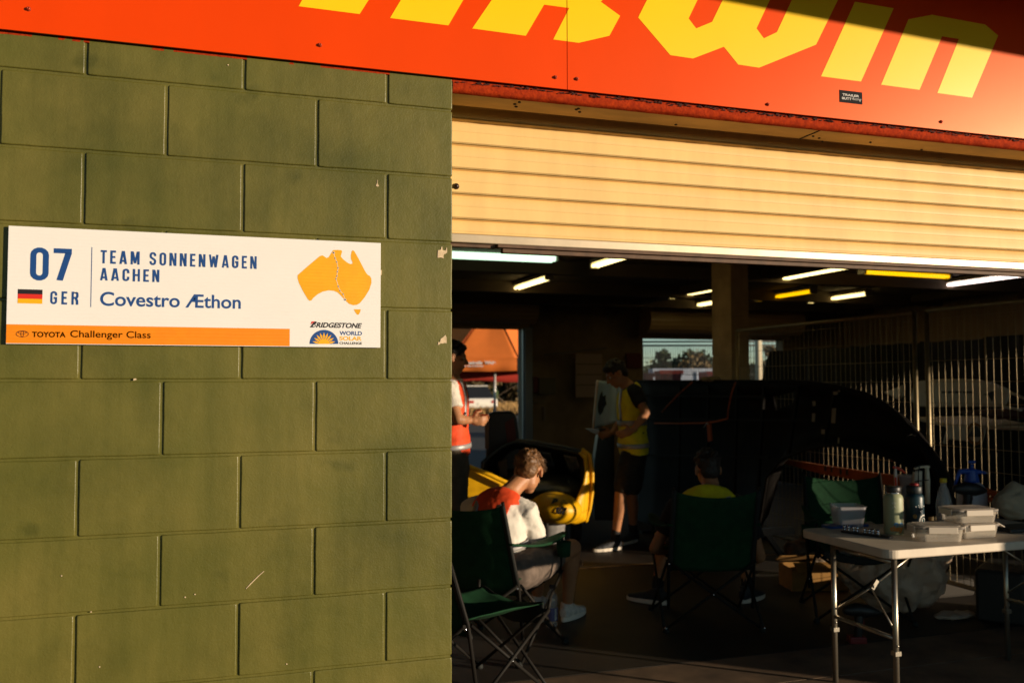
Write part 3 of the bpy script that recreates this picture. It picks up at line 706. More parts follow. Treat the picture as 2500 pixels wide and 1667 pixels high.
# the two logos
def b7(tl, br): p, q = Z7(*tl), Z7(*br); return lambda a, b: (p.x + (q.x - p.x) * a, yt, q.z + (p.z - q.z) * b)
mb = MB(); text_on(mb, 'RIDGESTONE', b7((868, 1320), (1309, 1378)), 0.035, 0.28)
def pl7(mb, pts, mi=0, off=.0004): mb.add([Z7(*p, off) for p in pts], [list(range(len(pts)))], mi)
pl7(mb, [(808,1369),(850,1313),(868,1311),(876,1318),(872,1332),(858,1340),(868,1348),(864,1360),(846,1369)])
pl7(mb, [(826,1312),(858,1311),(818,1342)], 1, .0007); pl7(mb, [(836,1360),(850,1342),(858,1348),(852,1360)], 2, .0008)
under(mb.build('tyre_maker_logo', [M_INK, M_INKR, M_WINK], fix=False), sgn)
mb = MB(); c = (944, 1527)
n = 24; pl7(mb, [(c[0] + 138*math.cos(math.pi*i/n), c[1] - 135*math.sin(math.pi*i/n)) for i in range(n+1)], 0)
pl7(mb, [(c[0] + 55*math.cos(math.pi*i/n), c[1] - 45*math.sin(math.pi*i/n)) for i in range(n+1)], 1, .0009)
for i in range(9):
    a = rad(12 + 19.5 * i); L = 112; w = 10
    d = (math.cos(a), math.sin(a)); nn = (-d[1], d[0])
    pl7(mb, [(c[0] + d[0]*40 + nn[0]*w*.5, c[1] - d[1]*40 - nn[1]*w*.5), (c[0] + d[0]*78 + nn[0]*w, c[1] - d[1]*78 - nn[1]*w), (c[0] + d[0]*L, c[1] - d[1]*L), (c[0] + d[0]*78 - nn[0]*w, c[1] - d[1]*78 + nn[1]*w), (c[0] + d[0]*40 - nn[0]*w*.5, c[1] - d[1]*40 + nn[1]*w*.5)], 1, .0007)
text_on(mb, 'WORLD', b7((1093, 1403), (1308, 1446)), 0.025, mi=0); text_on(mb, 'SOLAR', b7((1093, 1453), (1306, 1496)), 0.03, mi=1); text_on(mb, 'CHALLENGE', b7((1093, 1507), (1308, 1533)), 0.025, mi=2)
under(mb.build('challenge_logo', [M_NAVY, M_GOLD, M_INK], fix=False), sgn)

# ------------------------------------------------------------------ mesh fence between the bays
M_GALV = mat('galvanised', (0.30, 0.235, 0.135), 0.45, metal=0.55, var=0.15, vscale=30)
def fence_panel(y0, y1, label):
    r = empty('fence_panel', (4.2, (y0 + y1) / 2, 0), 0, label, 'fence panel', 'wire mesh fence panels between the bays')
    mb = MB(); x = 4.2
    for y in (y0 + .02, y1 - .02): mb.tube([(x, y, 0.0), (x, y, 2.04)], .017, 10)
    mb.tube([(x, y0 + .02, 2.03), (x, y1 - .02, 2.03)], .016, 10); mb.tube([(x, y0 + .02, .13), (x, y1 - .02, .13)], .016, 10)
    under(mb.build('fence_frame', M_GALV), r)
    mb = MB(); y = y0 + .075
    while y < y1 - .05: mb.tube([(x, y, .13), (x, y, 2.03)], .0017, 5, cap=False); y += .0595
    z = .18
    while z < 2.0: mb.tube([(x + .004, y0 + .03, z), (x + .004, y1 - .03, z)], .0019, 5, cap=False); z += .149
    under(mb.build('wire_mesh', M_GALV), r)
    for y in (y0 + .02, y1 - .02):
        mb = MB(); mb.obox((x, y, .06), (.6, .16, .12), Matrix.Identity(3)); under(mb.build('fence_foot', mat('rubber_foot', (.03, .025, .02), .9), bevel=.02), r)
    return r
fence_panel(0.27, 2.67, 'wire mesh fence panel behind the table, nearest the door')
fence_panel(2.75, 5.15, 'wire mesh fence panel behind the black car shell')

# ------------------------------------------------------------------ folding table
TZ = 0.74
tx0, ty0, tx1, ty1 = 2.295, 0.87, 3.60, 1.545
M_TTOP = mat('table_plastic', (0.62, 0.52, 0.40), 0.5, var=0.07, vscale=9, bump=0.15, bscale=200)
M_TLEG = mat('table_leg_steel', (0.42, 0.37, 0.29), 0.3, metal=0.85)
tb = empty('folding_table', ((tx0 + tx1) / 2, (ty0 + ty1) / 2, 0), 0, 'cream plastic folding table with thin steel legs beside the fence', 'table')
def rrect(x0, y0, x1, y1, r, n=6):
    P = []
    for cx, cy, a in ((x1 - r, y1 - r, 0), (x0 + r, y1 - r, 90), (x0 + r, y0 + r, 180), (x1 - r, y0 + r, 270)):
        P += [(cx + r * math.cos(rad(a + 90 * i / n)), cy + r * math.sin(rad(a + 90 * i / n))) for i in range(n + 1)]
    return P
mb = MB(); mb.prism([(x, y, TZ - .042) for x, y in rrect(tx0, ty0, tx1, ty1, .055)], (0, 0, .042)); under(mb.build('tabletop', M_TTOP, bevel=.006), tb)
def leg(x, y):
    mb = MB(); mb.tube([(x, y, 0.0), (x, y, TZ - .045)], .0135, 12); under(mb.build('leg', M_TLEG), tb)
LY0, LY1 = 0.794, 1.33
lx0, lx1 = 2.345, 3.47
for x in (lx0, lx1):
    leg(x, LY0 + .10); leg(x, LY1)
for x, s in ((lx0, 1), (lx1, -1)):
    for zb_ in (.33, TZ - .06):
        mb = MB(); mb.tube([(x, LY0 + .10, zb_), (x, LY1, zb_)], .011, 8); under(mb.build('cross_bar', M_TLEG), tb)
    mb = MB(); ym = (LY0 + LY1) / 2 + .03
    mb.tube([(x + s * .33, ym, TZ - .05), (x + s * .03, ym, .52)], .0065, 8)
    for yy in (LY0 + .10, LY1): mb.tube([(x + s * .03, ym, .52), (x, yy, .36)], .0045, 6)
    under(mb.build('brace', M_TLEG), tb)
    mb = MB(); mb.obox((x + s * .05, ym, .535), (.05, .02, .018), Matrix.Rotation(s * -.9, 3, 'Y')); mb.ell((x + s*.03, ym - .02, .53), (.008,) * 3, n=8, k=6)
    under(mb.build('bracket', mat('steel_bright', (.5, .45, .37), .3, metal=.9)), tb)
    for yy in (LY0 + .10, LY1):
        mb = MB(); mb.ell((x, yy - .0135, .30), (.006, .004, .006), n=8, k=6); under(mb.build('rivet', MATS['steel_bright']), tb)
        mb = MB(); mb.box((x - .016, yy - .017, .255), (x + .016, yy + .017, .275)); under(mb.build('leg_clip', MATS['steel_bright']), tb)

def C5(x, y): return (1880 + x * .2636, 1060 + y * .2636)
def on_table(x, y, z=TZ): return PZ(*C5(x, y), z)
M_CLEAR = mat('clear_tub', (0.66, 0.58, 0.48), 0.25, trans=0.0, alpha=0.30, spec=0.6)
M_LID = mat('clear_lid', (0.62, 0.53, 0.43), 0.3, alpha=0.5, spec=0.6)
M_CLIP = mat('white_clip', (0.56, 0.48, 0.39), 0.4); M_GASK = mat('grey_gasket', (0.10, 0.09, 0.10), 0.5)
def clip_box(c, L, W, h, rz, label, open_clip=False):
    r = empty('food_container', c, rz, label, 'container', 'clear lidded food containers on the table')
    def shell(z0, z1, l0, w0, l1, w1, t, m, name, rr=.03):
        mb = MB(); A = [(x, y, z0) for x, y in rrect(-l0, -w0, l0, w0, rr)]; B = [(x, y, z1) for x, y in rrect(-l1, -w1, l1, w1, rr + .004)]
        C = [(x, y, z1) for x, y in rrect(-l1 + t, -w1 + t, l1 - t, w1 - t, rr)]; D = [(x, y, z0 + t) for x, y in rrect(-l0 + t, -w0 + t, l0 - t, w0 - t, rr - .004)]
        n = len(A); mb.add(A + B + C + D, [list(range(n))[::-1]] + [(k*n+i, k*n+(i+1)%n, (k+1)*n+(i+1)%n, (k+1)*n+i) for k in range(3) for i in range(n)] + [list(range(3*n, 4*n))], 0, False)
        return mb.build(name, m, r)
    shell(0.001, h * .80, L * .43, W * .43, L * .475, W * .475, .0022, M_CLEAR, 'tub')
    mb = MB(); mb.prism([(x, y, h * .80) for x, y in rrect(-L*.5, -W*.5, L*.5, W*.5, .032)], (0, 0, h * .035)); o = mb.build('gasket', M_GASK, r)
    mb = MB(); mb.prism([(x, y, h * .836) for x, y in rrect(-L*.5, -W*.5, L*.5, W*.5, .032)], (0, 0, h * .10)); 
    mb.prism([(x, y, h * .937) for x, y in rrect(-L*.43, -W*.43, L*.43, W*.43, .03)], (0, 0, h * .05))
    mb.build('lid', M_LID, r, bevel=.003)
    def flap(a, b):
        mb = MB(); mb.box(a, b); mb.build('clip', M_CLIP, r, bevel=.003)
    if not open_clip:
        flap((L*.5 + .001, -W*.30, h*.52), (L*.5 + .007, W*.30, h*.93)); flap((-L*.30, -W*.5 - .007, h*.52), (L*.30, -W*.5 - .001, h*.93))
    else:
        mb = MB(); mb.obox((L*.5 + .022, 0, h*.78), (.05, W*.62, .005), Matrix.Rotation(rad(28), 3, 'Y')); mb.build('clip', M_CLIP, r, bevel=.002)
        flap((-L*.30, -W*.5 - .007, h*.52), (L*.30, -W*.5 - .001, h*.93))
    flap((-L*.5 - .007, -W*.30, h*.52), (-L*.5 - .001, W*.30, h*.93))
    return r
p0 = on_table(1545, 1005); clip_box((p0.x + .062, p0.y + .070, TZ), .235, .155, .080, rad(-20), 'clear clip lid container alone at the front edge of the table')
p1 = on_table(1990, 965); clip_box((p1.x - .01, p1.y + .085, TZ), .245, .17, .074, rad(-4), 'clear container under another one, its clip standing open', True)
clip_box((p1.x - .012, p1.y + .09, TZ + .0745), .245, .17, .072, rad(-9), 'clear clip lid container on top of the stack of two')
# plain tub on the left
p2 = on_table(790, 862); r = empty('plastic_tub', (p2.x, p2.y + .06, TZ), rad(-20), 'empty clear square plastic tub without a lid on the table', 'tub')
mb = MB(); n = 0
A = [(x, y, .001) for x, y in rrect(-.065, -.065, .065, .065, .02)]; B = [(x, y, .107) for x, y in rrect(-.078, -.078, .078, .078, .022)]; B2 = [(x, y, .112) for x, y in rrect(-.084, -.084, .084, .084, .024)]
Ci = [(x, y, .112) for x, y in rrect(-.076, -.076, .076, .076, .02)]; Di = [(x, y, .004) for x, y in rrect(-.063, -.063, .063, .063, .018)]
n = len(A); mb.add(A + B + B2 + Ci + Di, [list(range(n))[::-1]] + [(k*n+i, k*n+(i+1)%n, (k+1)*n+(i+1)%n, (k+1)*n+i) for k in range(4) for i in range(n)] + [list(range(4*n, 5*n))])
mb.build('tub_body', mat('smoky_tub', (.55, .52, .55), .3, alpha=.38, spec=.6), r)
# blue tray behind the sockets
p3 = on_table(800, 878); mb = MB(); mb.prism([(p3.x + x, p3.y + .09 + y, TZ + .001) for x, y in rrect(-.13, -.05, .13, .05, .03)], (0, 0, .012))
tag(mb.build('blue_lid', mat('blue_plastic', (.012, .06, .22), .45), bevel=.004), 'flat blue plastic lid lying under the clear tub', 'lid')
# socket rail
a, b = on_table(665, 905), on_table(1130, 965)
d = (b - a); ang = math.atan2(d.y, d.x); L = V((d.x, d.y, 0)).length
rail = empty('socket_set', ((a.x + b.x) / 2, (a.y + b.y) / 2, TZ), ang, 'row of chrome sockets on a black rail on the table', 'socket set')
mb = MB(); mb.prism([(x, y, .0005) for x, y in rrect(-L/2, -.022, L/2, .022, .012)], (0, 0, .011)); mb.build('rail', mat('black_plastic', (.012, .012, .013), .45), rail, bevel=.003)
for t in (690, 730, 775, 810, 880, 922, 957, 1000):
    x = -L/2 + L * (t - 665) / 465; rr = .0075 if t < 850 else .0098; hh = .038 if t < 850 else .034
    mb = MB(); mb.lathe([(rr * .8, 0.0115), (rr, .014), (rr, hh * .5), (rr * .86, hh * .52), (rr * .86, hh * .62), (rr, hh * .64), (rr, hh), (rr * .7, hh), (rr * .62, hh - .012), (0, hh - .012)], (x, 0.002, 0), 16)
    mb.build('socket', mat('chrome', (.75, .75, .78), .15, metal=1.0), rail)
# bottles
def lathe_part(prof, name, m, r, n=28): mb = MB(); mb.lathe(prof, (0, 0, 0), n); return mb.build(name, m, r)
p4 = on_table(1178, 932); R = .048
r = empty('steel_bottle', (p4.x + .01, p4.y + .035, TZ), 0, 'sage green steel drinking bottle with black cap and orange lettering', 'bottle')
M_SAGE = mat('sage_powdercoat', (.30, .32, .19), .5, var=.05, vscale=40, bump=.1, bscale=400)
lathe_part([(0, .001), (R - .003, .001), (R, .005), (R, .180), (R - .003, .193), (R - .012, .204), (R - .014, .206)], 'bottle_body', M_SAGE, r)
lathe_part([(R - .0135, .206), (R - .0135, .213), (R - .016, .213)], 'steel_collar', mat('chrome', (.7, .7, .7), .2, metal=1), r)
lathe_part([(0, .213), (R - .011, .213), (R - .0095, .216), (R - .0095, .238), (R - .012, .242), (0, .2425)], 'cap', mat('black_plastic', (.012, .012, .013), .4), r)
def wrap(R, z0, th0, rz=0.0, k=1.0):
    return lambda a, b, w, h: (R * math.sin(th0 + a * w / R), -R * math.cos(th0 + a * w / R), z0 + b * h)
f = wrap(R + .0006, .012, rad(-62)); mb = MB(); text_on(mb, 'day', lambda a, b: f(a, b, .072, .036), .05, cuts=10)
mb.build('orange_lettering', mat('bottle_orange', (.55, .19, .015), .5), r)
mb = MB(); f = wrap(R + .0005, .043, rad(-40))
for cx in (.012, .040):
    mb.add([f(1, 0, cx + .011 * math.cos(t * math.pi / 6), .015 + .012 * math.sin(t * math.pi / 6) + (0)) if False else (lambda aa, bb: ((R + .0005) * math.sin(rad(-40) + aa / R), -(R + .0005) * math.cos(rad(-40) + aa / R), bb))(cx + .012 * math.cos(t * math.pi / 6), .054 + .011 * math.sin(t * math.pi / 6)) for t in range(12)], [list(range(12))])
mb.build('blue_emblem', mat('bottle_blue', (.05, .21, .42), .5), r)
mb = MB(); q = lambda aa, bb: ((R + .0005) * math.sin(rad(-48) + aa / R), -(R + .0005) * math.cos(rad(-48) + aa / R), bb)
def strip(mb, pts, w, fn):
    for (x0, y0), (x1, y1) in zip(pts[:-1], pts[1:]):
        t = V((x1 - x0, y1 - y0)).normalized(); nx, ny = -t.y * w, t.x * w
        mb.add([fn(x0 + nx, y0 + ny), fn(x0 - nx, y0 - ny), fn(x1 - nx, y1 - ny), fn(x1 + nx, y1 + ny)], [(0, 1, 2, 3)])
strip(mb, [(0, .135), (.018, .165)], .0012, q); strip(mb, [(.018, .135), (0, .165)], .0012, q); strip(mb, [(.002, .160), (.009, .168), (.016, .160)], .001, q)
mb.build('white_emblem', mat('bottle_white', (.6, .58, .5), .5), r)
mb = MB(); q = lambda aa, bb: ((R + .0005) * math.sin(rad(28) + aa / R), -(R + .0005) * math.cos(rad(28) + aa / R), bb)
rnd = random.Random(3)
for i in range(26): z = .05 + i * .0052; mb.add([q(0, z), q(.007 * rnd.uniform(.6, 1), z), q(.007 * rnd.uniform(.6, 1), z + .003), q(0, z + .003)], [(0, 1, 2, 3)])
mb.build('pink_lettering', mat('bottle_pink', (.62, .42, .40), .5), r)

p5 = on_table(1382, 880); R = .047
r = empty('sticker_bottle', (p5.x, p5.y + .03, TZ), 0, 'dark teal drinking bottle covered in black and white stickers', 'bottle')
lathe_part([(0, .001), (R - .003, .001), (R, .005), (R, .165), (R - .004, .178), (R - .012, .186)], 'bottle_body', mat('teal_powdercoat', (.006, .045, .05), .4, col2=(.006, .02, .04), vscale=14), r)
lathe_part([(R - .010, .186), (R - .008, .190), (R - .008, .222), (R - .012, .227), (0, .228)], 'cap', mat('navy_cap', (.01, .015, .018), .5), r)
lathe_part([(0, .228), (.024, .228), (.024, .236), (.018, .240), (0, .241)], 'red_plug', mat('red_plastic', (.22, .01, .01), .4), r)
q = lambda aa, bb: ((R + .0005) * math.sin(rad(-34) + aa / R), -(R + .0005) * math.cos(rad(-34) + aa / R), bb)
mb = MB(); c = (.026, .122); s = .027
strip(mb, [(c[0] - s, c[1]), (c[0], c[1] + s), (c[0] + s, c[1]), (c[0], c[1] - s), (c[0] - s, c[1])], .0019, q)
for i, w in enumerate((.014, .010)): strip(mb, [(c[0] - w, c[1] + .006 - i * .010), (c[0] + w, c[1] + .006 - i * .010)], .0018, q)
mb.build('white_diamond', mat('sticker_white', (.72, .70, .66), .5), r)
mb = MB(); c = (.046, .048)
for rr in (.030, .026): strip(mb, [(c[0] + rr * math.cos(t * math.pi / 14), c[1] + rr * math.sin(t * math.pi / 14)) for t in range(29)], .0014, q)
for t in range(14): a = math.pi * (.05 + .07 * t); strip(mb, [(c[0] + .0265 * math.cos(a), c[1] + .0265 * math.sin(a)), (c[0] + .0295 * math.cos(a), c[1] + .0295 * math.sin(a))], .0008, q)
mb.add([q(c[0] + .016 * math.cos(t * math.pi / 8), c[1] + .015 * math.sin(t * math.pi / 8)) for t in range(16)], [list(range(16))])
mb.build('round_sticker', mat('sticker_white', (.72, .70, .66), .5), r)
mb = MB(); mb.add([q(.062, .105), q(.078, .105), q(.085, .15), q(.072, .16)], [(0, 1, 2, 3)]); mb.build('white_corner', mat('sticker_white', (.5,) * 3, .5), r)
mb = MB(); mb.add([q(-.006 + .010 * math.cos(t * math.pi / 6), .07 + .012 * math.sin(t * math.pi / 6)) for t in range(12)], [list(range(12))]); mb.build('yellow_sticker', mat('sticker_yellow', (.28, .15, .02), .5), r)

p6 = on_table(1655, 860); R = .042
r = empty('plastic_bottle', (p6.x, p6.y + .03, TZ), 0, 'clear plastic bottle with a yellow screw cap, half full', 'bottle')
lathe_part([(0, .001), (R - .006, .001), (R, .008), (R, .03), (R - .003, .04), (R, .05), (R, .115), (R - .003, .14), (.027, .19), (.0155, .222), (.014, .238)], 'bottle_body', mat('clear_pet', (.62, .58, .54), .12, alpha=.30, spec=.7), r)
lathe_part([(0, .003), (R - .004, .003), (R - .004, .085), (0, .085)], 'liquid', mat('cloudy_water', (.42, .33, .30), .2, alpha=.25), r)
lathe_part([(.0165, .236), (.0175, .238), (.0175, .256), (.015, .258), (0, .258)], 'cap', mat('yellow_cap', (.55, .40, .01), .45), r)

# stacked deli tubs behind the teal bottle
for i in range(4):
    p = on_table(1470, 830); r = empty('deli_tub', (p.x, p.y + .14, TZ + i * .064), rad(8), ['lowest', 'second', 'third', 'topmost'][i] + ' clear tub in the stack behind the teal bottle', 'tub', 'stack of clear tubs on the table')
    lathe_part([(0, .001), (.048, .001), (.056, .052), (.060, .053), (.060, .062), (.052, .063), (0, .0632)], 'tub_body', mat('milky_tub', (.5, .48, .48), .35, alpha=.55), r, 20)
# tool standing behind the sage bottle: a red and white hose wrench on the topmost tub
def at_px(x, y, d): return PD(*C5(x, y), d)
d0 = (on_table(1178, 932) - CAM).dot(r2) + .28
r = empty('glue_gun', at_px(1165, 640, d0), 0, 'small red and white hand tool standing upright behind the sage bottle', 'tool')
mb = MB(); P = [at_px(x, y, d0) for x, y in ((1165, 640), (1165, 470), (1162, 380), (1160, 300))]; mb.tube(P, [.007, .008, .009, .006], 10, round_=True); under(mb.build('white_grip', mat('tool_white', (.62, .50, .42), .4)), r)
mb = MB(); P = [at_px(x, y, d0) for x, y in ((1150, 305), (1180, 312), (1215, 328), (1250, 355))]; mb.tube(P, [.008, .008, .008, .005], 10, round_=True); P = [at_px(x, y, d0 - .012) for x, y in ((1165, 470), (1163, 405))]; mb.tube(P, [.006, .006], 8, round_=True)
under(mb.build('red_jaw', mat('tool_red', (.62, .05, .02), .4)), r)
d1 = d0 + .12
r = empty('clamp_rack', at_px(1405, 560, d1), 0, 'white upright bracket with cream posts behind the teal bottle', 'bracket')
mb = MB(); mb.prism([at_px(x, y, d1) for x, y in ((1345, 640), (1335, 520), (1345, 345), (1410, 340), (1405, 520), (1400, 640))], r2 * .03); under(mb.build('plate', mat('cream_plate', (.55, .47, .36), .5)), r)
mb = MB(); mb.tube([at_px(1458, 640, d1), at_px(1458, 420, d1), at_px(1452, 300, d1)], [.014, .014, .010], 12); mb.tube([at_px(1335, 320, d1), at_px(1400, 300, d1), at_px(1475, 300, d1)], .007, 8); under(mb.build('post', mat('cream_post', (.72, .60, .42), .35)), r)
mb = MB(); mb.tube([at_px(x, y, d1 - .012) for x, y in ((1340, 440), (1385, 430), (1470, 420))], .003, 6); mb.tube([at_px(x, y, d1 - .012) for x, y in ((1385, 300), (1375, 345), (1372, 500))], .003, 6); mb.tube([at_px(x, y, d1) for x, y in ((1330, 345), (1350, 300), (1430, 285))], .006, 6); under(mb.build('cable', mat('cable_black', (.01,) * 3, .5)), r)

# pump sprayer
p = on_table(1875, 770); d2 = (p - CAM).dot(r2) + .10; c0 = PD(*C5(1875, 760), d2)
r = empty('pump_sprayer', (c0.x, c0.y, TZ), 0, 'white pump sprayer with a blue head and nozzle behind the containers', 'sprayer')
k = .2636 * d2 / FPX                                     # metres per zoomed pixel
def zz5(y): return PD(*C5(1875, y), d2).z - TZ
lathe_part([(0, .001), (.120*k*1000/1000*1000 if False else 128*k, .001), (130*k, .012), (130*k, zz5(560)), (118*k, zz5(500)), (90*k, zz5(460)), (62*k, zz5(440))], 'tank', mat('white_tank', (.50, .47, .50), .4), r)
lathe_part([(66*k, zz5(452)), (64*k, zz5(420)), (50*k, zz5(340)), (48*k, zz5(322)), (0, zz5(318))], 'blue_head', mat('blue_plastic_bright', (.008, .06, .36), .4), r)
M_BLUE = mat('blue_plastic_bright', (.008, .06, .36), .4)
def W5(x, y, dd=0): return PD(*C5(x, y), d2 + dd)
mb = MB(); mb.tube([W5(1868, 330), W5(1868, 275)], 16*k, 10); mb.tube([W5(1845, 255), W5(1895, 255)], [14*k, 14*k], 10, round_=True); under(mb.build('pump_knob', M_BLUE), r)
mb = MB(); mb.tube([W5(1880, 345), W5(1800, 342), W5(1760, 345)], [26*k, 24*k, 22*k], 10, round_=True); mb.tube([W5(1765, 340), W5(1735, 390), W5(1712, 470)], [20*k, 17*k, 11*k], 10, round_=True); mb.tube([W5(1880, 345), W5(1960, 350), W5(1988, 355)], [24*k, 17*k, 13*k], 10, round_=True); under(mb.build('spray_handle', M_BLUE), r)
mb = MB(); mb.tube([W5(1988, 355), W5(2018, 358)], [9*k, 6*k], 8); under(mb.build('nozzle', mat('nozzle_grey', (.2, .2, .2), .4)), r)
# cordless drill standing on the table in front of the sprayer
def drill(base, d, W, label, red=False):
    r = empty('cordless_drill', base, 0, label, 'drill')
    dark = mat('drill_black', (.014, .012, .012), .5); acc = mat('drill_red', (.16, .008, .008), .5)
    mb = MB(); mb.tube([W(-150, -210), W(-80, -214), W(20, -205), W(62, -200)], [40*k, 62*k, 60*k, 44*k], 14, round_=True); under(mb.build('motor_body', dark), r)
    mb = MB(); mb.tube([W(60, -200), W(92, -196), W(112, -194)], [40*k, 34*k, 20*k], 12, round_=True); under(mb.build('chuck', mat('drill_chuck', (.05, .05, .05), .3, metal=.6)), r)
    mb = MB(); mb.tube([W(-50, -190), W(-50, -110), W(-58, -40)], [44*k, 38*k, 42*k], 12, round_=True); under(mb.build('grip', dark), r)
    mb = MB(); mb.prism([W(-115, -42, -.03), W(15, -42, -.03), W(22, 0, -.03), W(-120, 0, -.03)], r2 * .065); under(mb.build('battery', dark if not red else acc, bevel=.006), r)
    mb = MB(); mb.tube([W(-18, -150, 0), W(-14, -115, 0)], 12*k, 8, round_=True); under(mb.build('trigger', acc), r)
    return r
pd = on_table(1850, 750); dd = d2 - .07
drill((pd.x, pd.y, TZ), dd, lambda x, y, e=0: PD(*C5(1880 + x, 715 + y), dd + e), 'black cordless drill standing on the table before the pump sprayer')
# grey bag and black laptop at the right end
pb = on_table(2340, 830); r = empty('canvas_bag', (pb.x, pb.y + .1, TZ), 0, 'crumpled cream canvas bag at the right end of the table', 'bag')
mb = MB(); c = V((pb.x + .06, pb.y + .12, TZ + .09)); mb.ell(c, (.11, .09, .088), n=24, k=14); mb.ell(c + V((.04, 0, .03)), (.08, .08, .09), n=20, k=12); skin_union('bag_body', mb, .009, mat('canvas_cream', (.42, .34, .23), .9), r, 2, .035, .07)
pl = on_table(2290, 920); mb = MB(); mb.box((pl.x - .03, pl.y + .01, TZ + .001), (pl.x + .24, pl.y + .16, TZ + .022)); 
tag(mb.build('black_case', mat('black_plastic', (.012, .012, .013), .45), bevel=.006), 'flat black case lying at the right end of the table', 'case')
# ------------------------------------------------------------------ camp chairs
M_CHG = mat('chair_green', (0.008, 0.044, 0.017), 0.85, spec=.2, var=.2, vscale=14, bump=.25, bscale=260)
M_CHT = mat('chair_tube', (0.014, 0.012, 0.010), 0.6, spec=.15); M_RIV = mat('chrome', (.7, .7, .7), .2, metal=1)
M_CHK = mat('chair_trim', (0.008, 0.010, 0.009), 0.8)
def camp_chair(loc, F, label, arms=True):
    rz = math.atan2(F[1], F[0]) - math.pi / 2
    r = empty('camp_chair', (loc[0], loc[1], 0), rz, label, 'camp chair', 'green folding camp chairs')
    def bld(mb, name, m, **k): return mb.build(name, m, r, **k)
    mb = MB()                                                # seat, sagging
    def sf(a, b):
        x = -.245 + .49 * a; y = -.20 + .45 * b; s = (1 - (2*a-1)**2) * (1 - (2*b-1)**2 * .8)
        return (x * (1 - .10 * math.sin(b * math.pi)), y, .425 - .06 * s + .015 * abs(2*a-1) + .004 * noise.noise(V((x * 14, y * 14, 1))))
    mb.grid(sf, 18, 16); bld(mb, 'seat', M_CHG, solid=.004)
    mb = MB()                                                # the hem hanging at the seat front
    mb.grid(lambda a, b: (-.245 + .49 * a, .25 + .004 * math.sin(a * 20), .44 - b * (.05 if arms else .10) + .012 * abs(2*a-1) - .028 * math.sin(a * math.pi)), 18, 3); bld(mb, 'seat_hem', M_CHK, solid=.003)
    mb = MB()
    def bf(a, b):
        z = .36 + .50 * b; lean = -.20 - .17 * b; s = (1 - (2*a-1)**2)
        return (-.245 + .49 * a, lean - .045 * s * (1 - .3 * b) + .004 * noise.noise(V((a * 6, b * 6, 4))), z - (.035 * s * b * b if b > .6 else 0))
    mb.grid(bf, 18, 18); bld(mb, 'backrest', M_CHG, solid=.004)
    for s in (-1, 1):
        mb = MB(); mb.grid(lambda a, b: (s * (.245 + .01) + (a - .5) * .026, -.197 - .172 * b - .004, .355 + .51 * b), 2, 8); bld(mb, 'edge_binding', M_CHK, solid=.012)
        mb = MB(); mb.tube([(s * .262, -.17, .12), (s * .265, -.22, .42), (s * .258, -.375, .885)], .0095, 8); bld(mb, 'back_pole', M_CHT)
        mb = MB(); mb.tube([(s * .275, .25, .40), (s * .285, .262, .62 if arms else .47)], .009, 8); bld(mb, 'arm_post', M_CHT)
        if not arms: pass
        mb = MB()                                            # armrest strap, swelling into the padded front
        def af(a, b):
            t = b; x = s * (.268 + .02 * t) + (a - .5) * (.03 + .055 * max(0, math.sin((t - .35) / .65 * math.pi)) ** .8 if t > .35 else .03); y = -.31 + .60 * t
            return (x, y, .655 - .035 * math.sin(t * math.pi) - .02 * t)
        if arms: mb.grid(af, 4, 16); bld(mb, 'armrest', M_CHG, solid=.012)
        # side cross
        mb = MB(); mb.tube([(s * .272, -.21, .42), (s * .29, .27, .012)], .0088, 8); bld(mb, 'leg', M_CHT)
        mb = MB(); mb.tube([(s * .288, .25, .42), (s * .305, -.27, .012)], .0088, 8); bld(mb, 'leg', M_CHT)
        for y in (-.27, .27):
            mb = MB(); mb.lathe([(.020, 0), (.020, .012), (.012, .03), (0, .03)], (s * .295, y, 0), 12); bld(mb, 'foot', M_CHK)
        mb = MB(); mb.ell((s * .292, .018, .222), (.007,) * 3, n=8, k=6); bld(mb, 'rivet', M_RIV)
        mb = MB(); mb.ell((s * .265, -.235, .405), (.008,) * 3, n=8, k=6); bld(mb, 'rivet', M_RIV)
        mb = MB(); mb.ell((s * .30, -.29, .028), (.007,) * 3, n=8, k=6); bld(mb, 'rivet', M_RIV)
    for y in (-.25, .26):
        for s in (-1, 1):
            mb = MB(); mb.tube([(-s * .27, y * .95 + s * .006, .42), (s * .295, y + s * .006, .014)], .0088, 8); bld(mb, 'leg', M_CHT)
        mb = MB(); mb.ell((0, y - .013, .222), (.007,) * 3, n=8, k=6); bld(mb, 'rivet', M_RIV)
    mb = MB(); vs = []
    n = 18; cz = .60 if arms else .40
    for i in range(n):
        a = 2 * math.pi * i / n; vs += [(.325 + .042 * math.cos(a), .20 + .042 * math.sin(a), cz), (.325 + .036 * math.cos(a), .20 + .036 * math.sin(a), cz - .085)]
    mb.add(vs, [(2*i, 2*i+1, (2*i+3) % (2*n), (2*i+2) % (2*n)) for i in range(n)], 0, True); 
    if arms: bld(mb, 'cup_holder', M_CHG, solid=.003)
    return r
FA = V((.75, .66, 0)).normalized()
camp_chair((.905, 2.46), FA, 'green camp chair of the seated man in the orange vest')
camp_chair((.55, 1.75), V((.93, .36)).normalized(), 'empty green camp chair low beside the block wall', arms=False)
FC = V((.30, .954, 0)).normalized()
pc = PZ(1745, 1543, 0); OC = V((pc.x, pc.y, 0)) + FC * .28
camp_chair((OC.x, OC.y), FC, 'green camp chair seen square from behind, man with yellow vest in it')
OD = PD(2085, 1300, 5.95)
camp_chair((OD.x, OD.y), V((-.45, -.89)).normalized(), 'empty green camp chair behind the table, facing the door')
